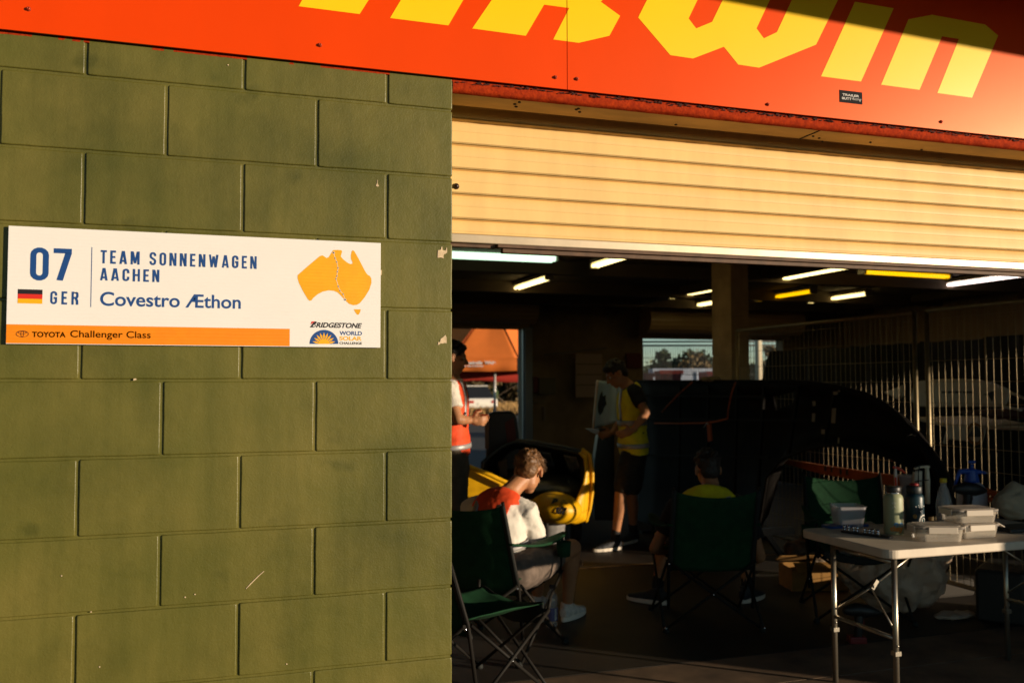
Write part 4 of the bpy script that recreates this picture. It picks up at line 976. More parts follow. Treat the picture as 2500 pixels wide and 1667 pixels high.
# label sewn on the back of the middle chair
# ------------------------------------------------------------------ people
M_SKIN = mat('skin', (0.46, 0.21, 0.10), 0.5, spec=.4, subsurf=.12, var=.06, vscale=30)
M_TEE = mat('white_tee', (0.72, 0.66, 0.58), 0.9, sheen=.2); M_BLK = mat('black_cloth', (0.014, 0.013, 0.014), 0.9)
M_OV = mat('orange_vest', (0.86, 0.075, 0.012), 0.75, var=.08, vscale=20); M_YV = mat('yellow_vest', (0.95, 0.76, 0.010), 0.75, var=.1, vscale=20)
M_REF = mat('reflective_tape', (0.42, 0.40, 0.40), 0.45, metal=.3); M_HAIRD = mat('dark_hair', (0.018, 0.011, 0.008), 0.6); M_HAIRL = mat('brown_hair', (0.15, 0.068, 0.022), 0.55, var=.4, vscale=60)
M_SHOEW = mat('shoe_white', (0.62, 0.56, 0.50), 0.7, spec=.2, var=.3, vscale=26); M_SHOED = mat('shoe_dark', (0.02, 0.022, 0.028), 0.7); M_SOLE = mat('shoe_sole', (0.78, 0.70, 0.60), 0.7, spec=.2)
M_KHAKI = mat('khaki_cloth', (0.10, 0.075, 0.05), 0.9, var=.15, vscale=14); M_SHORT = mat('grey_shorts', (0.13, 0.095, 0.075), 0.9, var=.3, vscale=16)
UPV = V((0, 0, 1))
def basis(f, up=UPV):
    f = f.normalized(); s = f.cross(up).normalized(); u = s.cross(f).normalized()
    return s, f, u            # right, forward, up
def head_shapes(mb, c, f, up=UPV):
    s, f, u = basis(f, up); rot = Matrix((s, f, u)).transposed()
    P = lambda x, y, z: c + s * x + f * y + u * z
    mb.ell(P(0, -.008, .036), (.076, .097, .083), rot, 20, 14); mb.ell(P(0, .026, -.030), (.062, .068, .080), rot, 18, 12)
    mb.ell(P(0, .056, -.088), (.034, .030, .026), rot); mb.ell(P(0, .020, -.066), (.055, .052, .045), rot)
    mb.ell(P(0, .082, .028), (.052, .018, .014), rot)                                     # brow
    mb.tube([P(0, .090, .018), P(0, .108, -.014), P(0, .112, -.026)], [.009, .013, .016], 10, round_=True)   # nose
    for k in (-1, 1):
        mb.ell(P(k * .013, .100, -.028), (.009, .010, .008), rot, 8, 6)
        mb.ell(P(k * .036, .068, -.020), (.026, .026, .022), rot)                          # cheeks
        mb.ell(P(k * .079, -.010, -.004), (.010, .020, .033), rot @ Matrix.Rotation(k * .25, 3, 'Z'))   # ear
        mb.ell(P(k * .081, -.004, -.026), (.008, .011, .013), rot, 8, 6)
    mb.ell(P(0, .089, -.054), (.026, .012, .007), rot); mb.ell(P(0, .086, -.066), (.023, .012, .008), rot)  # lips
    return P, rot
def eyes(P, rot, parent):
    for k in (-1, 1):
        mb = MB(); mb.ell(P(k * .031, .079, .006), (.0125, .010, .009), rot, 12, 8); mb.ell(P(k * .031, .088, .006), (.005, .003, .005), rot, 8, 6, 1)
        under(mb.build('eye', [mat('eye_white', (.6, .55, .5), .3), mat('iris_dark', (.02, .012, .008), .2)]), parent)
def hand(mb, w, d, pn, th, curl=.5):
    d = d.normalized(); pn = (pn - d * pn.dot(d)).normalized(); sd = d.cross(pn)
    if sd.dot(th) < 0: sd = -sd
    rot = Matrix((sd, d, pn)).transposed()
    mb.ell(w + d * .050, (.041, .054, .017), rot, 14, 10); mb.tube([w - d * .02, w + d * .03], [.026, .028], 10, round_=True)
    for i, (o, L) in enumerate(((.030, .072), (.010, .080), (-.011, .074), (-.030, .058))):
        p = w + d * (.092 - abs(o) * .25) + sd * o; q = [p]; dd = d + sd * o * 2.2; a = 0
        for k in range(3):
            a += curl * (.8 + .1 * i); v = (dd.normalized() * math.cos(a) + pn * math.sin(a)); q.append(q[-1] + v * L * (.42, .33, .25)[k])
        mb.tube(q, [.0098, .0092, .0085, .0072], 8, round_=True)
    b = w + d * .028 + sd * .034
    mb.tube([b, b + (d * .5 + sd * .8).normalized() * .035, b + (d * .75 + sd * .55 + pn * .25).normalized() * .068], [.013, .0115, .0085], 8, round_=True)
def spine_secs(pts, prof, t0=0.0, t1=1.0, n=8, grow=0.0):
    """pts: spine points from the seat up; prof: (half width, half depth) at each"""
    k = len(pts) - 1; out = []
    for i in range(n + 1):
        t = (t0 + (t1 - t0) * i / n) * k; j = min(int(t), k - 1); f = t - j
        out.append((pts[j].lerp(pts[j+1], f), prof[j][0] + (prof[j+1][0] - prof[j][0]) * f + grow, prof[j][1] + (prof[j+1][1] - prof[j][1]) * f + grow))
    return out
PROF = [(.150, .105), (.165, .118), (.148, .105), (.158, .110), (.172, .112), (.150, .090), (.062, .058)]
def person(label, J, hd, loc, tee, vest, shorts, hair, shoe, hem=.80, side=0.0, long_legs=False, hair_light=False, prof=PROF):
    """J: joints in the world. spine (7 points), neck, head, hd facing; limbs keyed L / R"""
    r = empty('person', loc, 0, label, 'person')
    for k in 'LR': J['an' + k].z = .095; J['toe' + k].z = 0.0
    sp = J['spine']; lat = (J['shR'] - J['shL']).normalized()
    mb = MB()
    mb.loft(spine_secs(sp, prof, n=12), lat, 24)
    mb.tube([sp[6] - (J['head'] - sp[6]).normalized() * .04, sp[6].lerp(J['head'], .45), J['head'] - UPV * .01], [.062, .054, .052], 14)
    P, rot = head_shapes(mb, J['head'], hd)
    for k in 'LR':
        s, e, w = J['sh' + k], J['el' + k], J['wr' + k]
        inn = s.lerp(sp[5], .35)
        mb.tube([inn, s, s.lerp(e, .35), s.lerp(e, .8), e], [.060, .056, .047, .039, .037], 14, round_=True)
        mb.tube([e, e.lerp(w, .25), e.lerp(w, .6), w], [.037, .041, .034, .026], 12, round_=True)
        hd_, pn, th = J['hand' + k]; hand(mb, w, hd_, pn, th, J.get('curl' + k, .5))
        h, kn, an, toe = J['hip' + k], J['kn' + k], J['an' + k], J['toe' + k]
        mb.tube([h, h.lerp(kn, .25), h.lerp(kn, .75), kn], [.088, .085, .064, .055], 14, round_=True)
        bk = (an - kn).normalized(); back = (kn - h).normalized(); cf = (-(toe - an) + UPV * (toe - an).z).normalized()
        mb.tube([kn, kn.lerp(an, .3) + cf * .012, kn.lerp(an, .62) + cf * .006, an], [.054, .057, .043, .034], 14, round_=True)
        mb.tube([an, an - UPV * .025, an.lerp(toe, .4) - UPV * .012], [.034, .032, .024], 10, round_=True)
    skin_union('body', mb, .0062, M_SKIN, r, 5)
    eyes(P, rot, r)
    # clothes
    mb = MB(); mb.loft(spine_secs(sp, prof, .10, .94, 12, .012), lat, 24)
    for k in 'LR':
        s, e = J['sh' + k], J['el' + k]; inn = s.lerp(sp[5], .35)
        mb.tube([inn, s, s.lerp(e, .35), s.lerp(e, .62)], [.074, .071, .066, .064], 16)
    skin_union('shirt', mb, .008, tee, r, 5, .018, .055)
    if vest:
        mb = MB(); mb.loft([(c, a, b) for t_, (c, a, b) in enumerate(spine_secs(sp, prof, .0, .93, 14, .021))], lat, 28)
        for k in 'LR': mb.ell(J['sh' + k].lerp(sp[5], .55), (.058, .058, .060))
        v = skin_union('vest', mb, .009, vest, r, 6, .014, .09)
        if side:                                               # the vest hangs open at the sides
            bm = bmesh.new(); bm.from_mesh(v.data); ax = (sp[5] - sp[1]).normalized(); L = (sp[5] - sp[1]).length; o3 = sp[3]
            for co, no in ((o3 + lat * side, lat), (o3 - lat * side, lat), (sp[1] + ax * L * .16, ax), (sp[1] + ax * L * 1.0, ax)):
                bmesh.ops.bisect_plane(bm, geom=bm.verts[:] + bm.edges[:] + bm.faces[:], plane_co=co, plane_no=no)
            kill = []
            for f in bm.faces:
                q = f.calc_center_median(); h_ = (q - sp[1]).dot(ax)
                if .16 * L < h_ < 1.0 * L and abs((q - o3).dot(lat)) > side: kill.append(f)
            bmesh.ops.delete(bm, geom=kill, context='FACES'); bm.to_mesh(v.data); bm.free()
            md = v.modifiers.new('hem', 'SOLIDIFY'); md.thickness = .004
        for t in (.13, .40):
            mb = MB(); mb.loft(spine_secs(sp, prof, t, t + .065, 3, .0265), lat, 40, cap=False); under(mb.build('reflective_band', M_REF, None, solid=.002), r)
        secs = spine_secs(sp, prof, .47, .90, 10, .0); t = (secs[-1][0] - secs[0][0]).normalized(); fw = t.cross(lat).normalized(); n = len(secs)
        for k in (-1, 1):
            for sg in (-1, 1):
                mb = MB(); vs = []
                for (c, a, b) in secs:
                    for o in (-.022, 0, .022):
                        x = k * .085 + o; q = max(.05, 1 - (abs(x) / (a + .03)) ** 2.3) ** (1 / 2.3)
                        vs.append(c + lat * x + fw * (sg * (b + .0225) * q))
                mb.add(vs, [(3*i+j, 3*i+j+1, 3*i+j+4, 3*i+j+3) for i in range(n - 1) for j in (0, 1)], 0, True)
                under(mb.build('shoulder_band', M_REF, None, solid=.002), r)
    mb = MB(); mb.loft(spine_secs(sp, prof, .0, .26, 6, .012 if hem > .7 else .024), lat, 24)
    lo = 1.0 if long_legs else hem
    for k in 'LR':
        h, kn, an = J['hip' + k], J['kn' + k], J['an' + k]
        mb.tube([h, h.lerp(kn, .15), h.lerp(kn, .35), h.lerp(kn, lo)], [.106, .106, .101, .088 if not long_legs else .075], 16, round_=True)
        if long_legs: mb.tube([kn, kn.lerp(an, .4), kn.lerp(an, .95)], [.075, .070, .060], 14, round_=True)
    skin_union('trousers' if long_legs else 'shorts', mb, .009, shorts, r, 5, .022, .07)
    for k in 'LR':
        an, toe = J['an' + k], J['toe' + k]; d = (toe - an); d.z = 0; d.normalize(); s = d.cross(UPV)
        heel = V((an.x, an.y, toe.z)) - d * .055
        tip = J.get('lift' + k, 0.0)
        mb = MB(); A = lambda x, z: heel + d * x + UPV * (z + tip * (1 - x / .28))
        mb.loft([(A(-.01, .055), .026, .035), (A(.03, .062), .036, .052), (A(.085, .060), .038, .050), (A(.14, .046), .043, .036), (A(.20, .038), .046, .028), (A(.255, .033), .034, .020), (A(.278, .03), .014, .012)], s, 18)
        mb.tube([A(.045, .06), A(.05, .115)], [.046, .043], 14)
        sh_ = skin_union('shoe', mb, .006, shoe, r, 3)
        mb = MB(); n = 22; prof_ = []
        for i in range(n):
            a = 2 * math.pi * i / n; x = .135 + .155 * math.cos(a); w = (.043 + .012 * (x / .28)) * math.sin(a) * (1 if x < .2 else .96); prof_.append((x, w))
        mb.prism([A(x, .002) + s * w for x, w in prof_], UPV * .030); so_ = mb.build('sole', M_SOLE, None, bevel=.006); under(so_, r); so_.parent = sh_; so_.matrix_parent_inverse = Matrix.Identity(4)
        if shoe is M_SHOEW: continue
        mb = MB(); mb.tube([an - UPV * .02, an + (J['kn' + k] - an).normalized() * .075], [.041, .042], 12, round_=True); under(mb.build('sock', M_BLK), r)
    # hair
    mb = MB(); mb.ell(P(0, -.014, .044), (.080, .100, .082), rot, 20, 14); mb.ell(P(0, -.058, -.005), (.066, .050, .066), rot); mb.ell(P(0, .045, .088), (.062, .052, .034), rot)
    rnd = random.Random(len(label))
    for i in range(46):
        a = rnd.uniform(0, 2 * math.pi); e = rnd.uniform(.1, 1.5); q = V((math.cos(a) * math.cos(e) * .082, math.sin(a) * math.cos(e) * .100 - .012, math.sin(e) * .088 + .046))
        if q.y > .06 and q.z < .09: continue
        mb.ell(P(*q), (rnd.uniform(.010, .019),) * 3, rot, 8, 6)
    hr = skin_union('hair', mb, .006, hair, r, 2, .012, .018)
    if hair_light:
        mb = MB()
        for i in range(520):
            a = rnd.uniform(0, 2 * math.pi); e = math.asin(rnd.uniform(-.15, 1)); q = V((math.cos(a) * math.cos(e) * .084, math.sin(a) * math.cos(e) * .104 - .014, math.sin(e) * .090 + .044))
            if (q.y > .075 and q.z < .075) or q.z < .02: continue
            n0 = V((q.x, q.y + .014, q.z - .044)).normalized(); tdir = (V((rnd.gauss(0, .5), 1.0, rnd.gauss(-.2, .4))) - n0 * 0).normalized()
            q2 = q + n0 * .007 + tdir * .008; q3 = q2 + (tdir * .9 + n0 * .25 + V((0, 0, -.3))) * rnd.uniform(.010, .022)
            mb.tube([P(*q), P(*q2), P(*q3)], [.0022, .0018, .0005], 4, cap=False)
        under(mb.build('hair_strands', hair), hr.parent)
    return r

# worker standing in profile, yellow vest
d = 8.37; dn = 8.24; df = 8.52
J = dict(spine=[PD(1547, 1108, d), PD(1546, 1085, d), PD(1544, 1050, d), PD(1542, 1015, d), PD(1540, 980, d), PD(1537, 953, d), PD(1527, 936, d)],
    head=PD(1506, 913, d), shL=PD(1551, 957, dn - .02), shR=PD(1532, 956, df + .02), elL=PD(1577, 1008, 8.10), wrL=PD(1545, 1050, 8.10), elR=PD(1520, 1022, 8.66), wrR=PD(1495, 1055, 8.60),
    handL=(r0 * -1 + r1 * .35, r2, r1 * -1), handR=(r0 * -1 + r1 * .3, r2 * -1, r1 * -1), curlL=.35,
    hipL=PD(1543, 1112, 8.30), hipR=PD(1552, 1112, 8.46), knL=PD(1515, 1208, 8.18), knR=PD(1542, 1206, 8.52), anL=PD(1501, 1300, 8.22), anR=PD(1546, 1296, 8.62))
J['toeL'] = V((J['anL'].x, J['anL'].y, 0.0)) + (r0 * -.17 - r2 * .09); J['toeL'].z = 0; J['toeR'] = V((J['anR'].x, J['anR'].y, 0)) + (r0 * -.12 - r2 * .14); J['toeR'].z = 0
pr = V((J['spine'][0].x, J['spine'][0].y, 0))
person('person standing in profile, yellow vest, black shorts, hand on hip', J, (r0 * -.85 + r1 * .50 - r2 * .12), pr, M_BLK, M_YV, mat('dark_shorts', (.03, .022, .016), .9, var=.3, vscale=12), M_HAIRD, M_SHOED)
mb = MB()
for zc in (1150, 1172, 1184):
    pass
# seated man with orange vest, seen from behind, leaning forward
fd = FA; ft = V((.66, -.75, 0)).normalized()
J = dict(spine=[PD(1226, 1402, 5.26), PD(1226, 1385, 5.26), PD(1222, 1352, 5.25), PD(1216, 1315, 5.25), PD(1214, 1270, 5.27), PD(1220, 1232, 5.32), PD(1242, 1204, 5.40)],
    head=PD(1291, 1152, 5.50), shR=PD(1286, 1246, 5.22), shL=PD(1150, 1238, 5.44), elR=PD(1322, 1360, 5.36), wrR=PD(1392, 1362, 5.70), elL=PD(1215, 1350, 5.75), wrL=PD(1330, 1370, 5.95),
    handR=(fd + UPV * -.2, UPV * -1, ft * -1), handL=(fd, UPV * -1, ft), curlR=.5,
    hipR=PD(1270, 1396, 5.08), hipL=PD(1212, 1392, 5.22), knR=PD(1398, 1336, 5.62), knL=PD(1318, 1352, 5.86), anR=PD(1386, 1490, 5.78), anL=PD(1312, 1474, 5.98))
J['toeR'] = V((J['anR'].x, J['anR'].y, 0)) + fd * .16; J['toeL'] = V((J['anL'].x, J['anL'].y, 0)) + fd * .16
person('person seated in a camp chair, head bowed, orange vest over white t-shirt', J, (fd * .80 + UPV * -.55 - ft * .30), (J['spine'][0].x, J['spine'][0].y, .3), M_TEE, M_OV, M_SHORT, M_HAIRL, M_SHOEW, hem=.58, side=.118, hair_light=True)
# seated man seen square from behind
rt = V((FC.y, -FC.x, 0))
J = dict(spine=[PD(1734, 1338, 5.86), PD(1733, 1325, 5.87), PD(1731, 1298, 5.88), PD(1731, 1268, 5.88), PD(1733, 1240, 5.88), PD(1736, 1214, 5.90), PD(1736, 1190, 5.95)],
    head=PD(1728, 1146, 6.02), shL=PD(1652, 1238, 5.90), shR=PD(1818, 1236, 5.90), elL=PD(1598, 1338, 5.92), elR=PD(1856, 1358, 5.92), wrL=PD(1640, 1345, 6.16), wrR=PD(1806, 1376, 6.16),
    handL=(FC + rt * .6, UPV * -1, rt), handR=(FC - rt * .6, UPV * -1, rt * -1),
    hipL=PD(1712, 1326, 5.92), hipR=PD(1778, 1326, 5.92), knL=PD(1620, 1318, 6.34), knR=PD(1832, 1322, 6.34), anL=PD(1604, 1436, 6.20), anR=PD(1822, 1440, 6.24))
J['toeL'] = V((J['anL'].x, J['anL'].y, 0)) + (FC * .10 - rt * .14); J['toeR'] = V((J['anR'].x, J['anR'].y, 0)) + (FC * .12 + rt * .12)
person('person seated with back turned, dark hair, yellow vest over black t-shirt', J, (FC + UPV * -.12 - rt * .06), (J['spine'][0].x, J['spine'][0].y, .3), M_BLK, M_YV, mat('dark_shorts', (.03, .022, .016), .9), M_HAIRD, M_SHOED, hem=.6, prof=[(a * 1.24, b * 1.05) for a, b in PROF[:5]] + [(.165, .092), PROF[6]])
# standing man at the wall edge, orange vest
d = 6.95
J = dict(spine=[PD(1106, 1112, d), PD(1105, 1088, d), PD(1103, 1048, d), PD(1102, 1008, d), PD(1102, 968, d), PD(1102, 938, d), PD(1104, 916, d)],
    head=PD(1106, 874, d), shR=PD(1098, 952, d - .16), shL=PD(1112, 950, d + .18), elR=PD(1119, 1024, d - .24), elL=PD(1128, 1022, d + .2), wrR=PD(1149, 1026, d - .16), wrL=PD(1150, 1022, d + .1),
    handR=(r0 + r1 * .05, r2, r1 * -1), handL=(r0, r2 * -1, r1 * -1), curlR=.7,
    hipR=PD(1106, 1118, d - .10), hipL=PD(1112, 1118, d + .1), knR=PD(1116, 1232, d - .12), knL=PD(1118, 1228, d + .12), anR=PD(1112, 1336, d - .12), anL=PD(1114, 1332, d + .14))
for k in 'LR': J['an' + k].z = .09; J['toe' + k] = V((J['an' + k].x, J['an' + k].y, 0)) + r0 * .17; J['toe' + k].z = 0
person('person standing half behind the wall edge, orange vest over grey t-shirt', J, (r0 + r1 * .15 + r2 * .15), (J['spine'][0].x, J['spine'][0].y, 0), M_TEE, M_OV, M_KHAKI, M_HAIRD, M_SHOED, long_legs=True)
# ------------------------------------------------------------------ yellow solar race car behind the seated man
M_CARY = mat('car_yellow', (0.80, 0.43, 0.004), 0.45, spec=.4); M_CARB = mat('carbon_black', (0.012, 0.011, 0.011), 0.35, spec=.5, var=.3, vscale=20)
M_GLOSS = mat('gloss_black', (0.010, 0.011, 0.013), 0.12, spec=.6)
def Q(u, v, d): return PD(u, v, d)
car = empty('solar_car', (Q(1340, 1290, 8.6).x, Q(1340, 1290, 8.6).y, .2), 0, 'yellow and black solar race car with a bulging nose and open dark cockpit', 'race car')
CF = (r2 * V((1, 1, 0)) ); CF.z = 0; CF.normalize(); CS = V((CF.y, -CF.x, 0))
NO = Q(1312, 1200, 8.0); NO.z = 0
def HP(a, s, z): return NO + CF * a + CS * s + UPV * z           # along, sideways (right +), up
mb = MB(); mb.loft([(HP(-.05, .02, .44), .30, .10), (HP(.10, .02, .46), .46, .16), (HP(.40, .0, .48), .54, .19), (HP(1.2, 0, .50), .56, .20), (HP(2.2, 0, .52), .50, .18), (HP(3.0, 0, .55), .30, .10)], CS, 28)
under(mb.build('body', M_CARB, None), car)
def fairing(pts, thick, name, m, dirv=None, bev=.02):
    mb = MB(); mb.prism(pts, (dirv if dirv else r2) * thick); return under(mb.build(name, m, None, bevel=bev), car)
def lip(pts, d, r, name, m):                                       # a rounded moulding along the cockpit rim
    mb = MB(); mb.tube([Q(u, v, d) for u, v in pts], r, 10, round_=True); return under(mb.build(name, m, None), car)
# flaring right flank, thin rim at the top, sweeping in under the nose
def flank(a, b):
    O = [(1424, 1099), (1440, 1112), (1445, 1145), (1446, 1190), (1441, 1235), (1432, 1268), (1402, 1277)]; I = [(1414, 1107), (1426, 1120), (1429, 1150), (1422, 1182), (1408, 1214), (1396, 1250), (1384, 1272)]
    t = a * 6; i = min(int(t), 5); f = t - i
    ou = V(O[i]).lerp(V(O[i+1]), f); iu = V(I[i]).lerp(V(I[i+1]), f); p = ou.lerp(iu, b)
    return Q(p.x, p.y, 8.0 - .16 * math.sin(b * math.pi * .55) + .25 * (1 - a))
mb = MB(); mb.grid(flank, 24, 8); under(mb.build('flank', M_CARY, None, solid=.03), car)
lip([(1424, 1098), (1440, 1111), (1446, 1145), (1446, 1195), (1440, 1240), (1431, 1270)], 8.02, .018, 'rim_moulding', M_CARY)
fairing([Q(u, v, 8.1) for u, v in ((1134, 1144), (1150, 1142), (1236, 1184), (1236, 1238), (1180, 1238), (1134, 1226))], .10, 'left_flank', M_CARY)
lip([(1140, 1136), (1190, 1156), (1246, 1182)], 8.04, .020, 'rim_moulding', M_CARY)
# the dark cockpit hollow behind the rim
def hollow(a, b):
    u = 1176 + (1424 - 1176) * a; top_ = 1128 - 50 * math.sin(min(1, a / .36) * math.pi / 2) + 28 * max(0, (a - .36) / .64); v = top_ + (1214 - top_) * b
    return Q(u, v, 8.35 + .9 * math.sin(a * math.pi) * math.sin(b * math.pi * .9 + .2))
mb = MB(); mb.grid(hollow, 20, 14); under(mb.build('cockpit_lining', M_CARB, None, solid=.02), car)
lip([(1262, 1074), (1310, 1079), (1370, 1089), (1410, 1098), (1428, 1106)], 8.55, .016, 'cockpit_rim', mat('rim_grey', (.08, .07, .06), .4))
# nose
nc = Q(1358, 1240, 7.72); nr_ = (63 * 7.7 / FPX, .22, 39 * 7.7 / FPX)
nrot = Matrix((CS, CF, UPV)).transposed() @ Matrix.Rotation(rad(7), 3, 'Y')
mb = MB(); mb.ell(nc, nr_, nrot, 36, 24); nose = under(mb.build('nose', M_CARY), car)
mb = MB()
def nose_pt(x, z):
    q = max(.02, 1 - (x / nr_[0]) ** 2 - (z / nr_[2]) ** 2); return nc + nrot @ V((x, -nr_[1] * math.sqrt(q) - .009, z))
kx = 7.4 / FPX
text_on(mb, '07', lambda a, b: nose_pt((-5 + 28 * a) * kx, (-5 + 17 * b) * kx), .05, cuts=8)
text_on(mb, 'B', lambda a, b: nose_pt((-18 + 17 * a) * kx, (16 + 14 * b) * kx), .07, .3, cuts=6)
n = 12
for rr in (8.5, 5.5): 
    mb.add([nose_pt((13 + (rr - .9*q) * math.cos(math.pi * (i / n))) * kx, (17 + (rr - .9*q) * 1.3 * math.sin(math.pi * i / n)) * kx) for i in range(n + 1) for q in (0, 1)], [(2*i, 2*i+1, 2*i+3, 2*i+2) for i in range(n)])
under(mb.build('nose_lettering', M_INK, None), car)
fairing([Q(u, v, 7.86) for u, v in ((1236, 1232), (1330, 1216), (1398, 1220), (1412, 1240), (1404, 1270), (1300, 1276), (1225, 1268))], .3, 'front_panel', M_CARY)
# pale strips painted as sky reflections on the far inner side of the cockpit
for i, (a0, a1) in enumerate(((.40, .50), (.56, .68), (.80, .93))):
    mb = MB(); mb.grid(lambda a, b: hollow(min(1, a0 + (a1 - a0) * a + .05 * b), .10 + .34 * b) - r2 * .03, 6, 6); under(mb.build('sky_reflection_strip', mat('sky_reflection_bluegrey', (.20, .25, .30), .25, spec=.7, var=.3, vscale=8), None, solid=.003), car)
# inner clutter: hoops, seat, steering gear
mb = MB()
for k in range(7):
    a = Q(1262 + k * 20, 1165 + (k % 3) * 6, 8.3); b = Q(1275 + k * 20, 1205, 8.15); mb.tube([a, a.lerp(b, .5) + UPV * .03, b], .014, 6)
under(mb.build('roll_hoop', M_CARB, None), car)
mb = MB(); mb.prism([Q(u, v, 8.45) for u, v in ((1215, 1128), (1238, 1120), (1240, 1165), (1222, 1170))], r2 * .05); under(mb.build('seat', mat('car_seat', (.06, .045, .03), .8), None, bevel=.01), car)
mb = MB(); mb.prism([Q(u, v, 8.2) for u, v in ((1300, 1186), (1398, 1184), (1402, 1202), (1296, 1208))], r2 * .05); under(mb.build('dash_panel', mat('dash_brown', (.07, .045, .02), .5), None, bevel=.01), car)
for s in (-.42, .38):
    mb = MB(); rt_ = Matrix((CF, UPV, CS)).transposed(); mb.lathe([(.10, -.045), (.26, -.05), (.275, -.03), (.275, .03), (.26, .05), (.10, .045)], HP(.75, s, .275), 28, rot=rt_); under(mb.build('wheel', mat('tyre', (.012,) * 3, .8)), car)
# black hatch standing open beside the car
ht = empty('car_hatch', (Q(1225, 1100, 8.75).x, Q(1225, 1100, 8.75).y, .0), 0, 'black curved car hatch with a red inside standing upright by the rear doorway', 'car hatch')
out_ = [(1186, 1108), (1190, 1020), (1195, 1009), (1206, 1005), (1244, 1004), (1256, 1009), (1262, 1022), (1270, 1095), (1272, 1150), (1184, 1150)]
mb = MB(); mb.prism([Q(u, v, 8.75) for u, v in out_], r2 * .10); under(mb.build('shell', M_CARB, None, bevel=.02), ht)
mb = MB(); mb.prism([Q(u, v, 8.74) for u, v in ((1233, 1032), (1254, 1018), (1262, 1078), (1238, 1080))], r2 * .008); under(mb.build('red_lining', mat('lining_red', (.10, .018, .012), .7), None), ht)
mb = MB(); mb.prism([Q(u, v, 8.70) for u, v in ((1183, 1030), (1189, 1018), (1194, 1016), (1193, 1095), (1184, 1096))], r2 * .14); under(mb.build('lit_edge_bar', mat('lit_edge_orange', (.20, .09, .05), .5), None, bevel=.006), ht)  # bar coloured as the orange sunlight on the hatch's left edge
# tub under the nose
tb_ = PZ(1345, 1345, 0); r = empty('white_bucket', (tb_.x, tb_.y, 0), 0, 'pale plastic bucket on the floor under the yellow car nose', 'bucket')
mb = MB(); mb.lathe([(0, .002), (.11, .002), (.135, .27), (.14, .275), (.14, .285), (.128, .285), (.105, .01), (0, .008)], (0, 0, 0), 24); mb.build('bucket_body', mat('bucket_white', (.34, .32, .31), .5), r)
# screen with blue sky reflection put into its colour, leaning behind the standing worker
scn = empty('wind_screen', (Q(1480, 990, 8.8).x, Q(1480, 990, 8.8).y, .8), 0, 'curved wind screen tinted like reflected sky before the person in the yellow vest', 'wind screen')
P4 = [(1459, 928), (1520, 934), (1505, 1030), (1448, 1047)]
def scr(a, b):
    u = (P4[0][0] * (1-a) + P4[1][0] * a) * (1-b) + (P4[3][0] * (1-a) + P4[2][0] * a) * b; v = (P4[0][1] * (1-a) + P4[1][1] * a) * (1-b) + (P4[3][1] * (1-a) + P4[2][1] * a) * b
    return Q(u, v, 8.78 + .10 * math.sin(a * math.pi) - .06 * b)
mb = MB(); mb.grid(scr, 14, 14); under(mb.build('screen', mat('screen_sky_tint', (.50, .66, .78), .2, spec=.7, var=.08, vscale=3), None, solid=.006), scn)
mb = MB(); sm = [(.16, .30), (.22, .22), (.28, .34), (.38, .30), (.40, .42), (.46, .50), (.38, .58), (.34, .68), (.24, .74), (.14, .66), (.10, .50)]
mb.add([scr(a, b) - r2 * .008 for a, b in sm], [list(range(len(sm)))]); under(mb.build('dark_decal', mat('decal_dark', (.03, .035, .045), .5), None, solid=.002), scn)
mb = MB(); mb.tube([scr(0, t / 6) for t in range(7)], .012, 8); under(mb.build('lit_edge_strip', mat('lit_edge_cream', (.6, .5, .42), .4)), scn)  # cream colour stands in for warm light on this edge
shf = empty('side_stand', (Q(1450, 1056, 8.7).x, Q(1450, 1056, 8.7).y, .8), 0, 'dark stand with a narrow pale panel end on it beside the wind screen', 'stand')
mb = MB(); mb.prism([Q(u, v, 8.7) for u, v in ((1429, 1046), (1464, 1048), (1461, 1062), (1447, 1057))], r2 * .05); under(mb.build('plate', mat('plate_blue', (.45, .52, .6), .4), None, bevel=.004), shf)
mb = MB(); mb.prism([Q(u, v, 8.85) for u, v in ((1462, 1050), (1500, 1048), (1500, 1270), (1452, 1270), (1452, 1120))], r2 * .25); under(mb.build('stand', M_CARB, None, bevel=.01), shf)

# ------------------------------------------------------------------ black car shell standing on edge in front of the fence
XS_ = 3.80
M_SHELL = mat('shell_carbon', (0.0065, 0.0052, 0.0045), 0.7, spec=.10, var=.3, vscale=9, bump=.1, bscale=30)
top = [(1548, 931), (1592, 930), (1650, 931), (1760, 930), (1870, 931), (1930, 930), (1990, 934), (2050, 944), (2110, 960), (2160, 985), (2200, 1018), (2232, 1058), (2258, 1100), (2280, 1145), (2296, 1185), (2303, 1225), (2303, 1262)]
bot = [(1548, 1288), (1592, 1292), (1650, 1298), (1760, 1298), (1852, 1288), (1872, 1165), (1908, 1122), (1960, 1099), (2010, 1088), (2045, 1086), (2100, 1094), (2150, 1108), (2190, 1124), (2222, 1140), (2236, 1170), (2242, 1215), (2246, 1262)]
shl = empty('car_shell', (PX(1950, 1100, XS_).x, PX(1950, 1100, XS_).y, 0), 0, 'big black carbon car body shell standing on edge in front of the fence', 'car shell')
mb = MB(); N = len(top); nb = 10; vs = []
for i in range(N):
    A, B = PX(*top[i], XS_), PX(*bot[i], XS_)
    for j in range(nb + 1):
        t = j / nb; p = A.lerp(B, t); bul = math.sin(min(1, max(0, t)) * math.pi) ** .6
        vs.append((p.x + .16 * bul * (1 if i > 1 else .6), p.y, p.z))
mb.add(vs, [(i*(nb+1)+j, (i+1)*(nb+1)+j, (i+1)*(nb+1)+j+1, i*(nb+1)+j+1) for i in range(N-1) for j in range(nb) if not (top[i][0] == 1870 and j == 1)], 0, True)  # one quad left open, added so sun reaches the standing worker's elbow
under(mb.build('shell_skin', M_SHELL, None, solid=.03), shl)
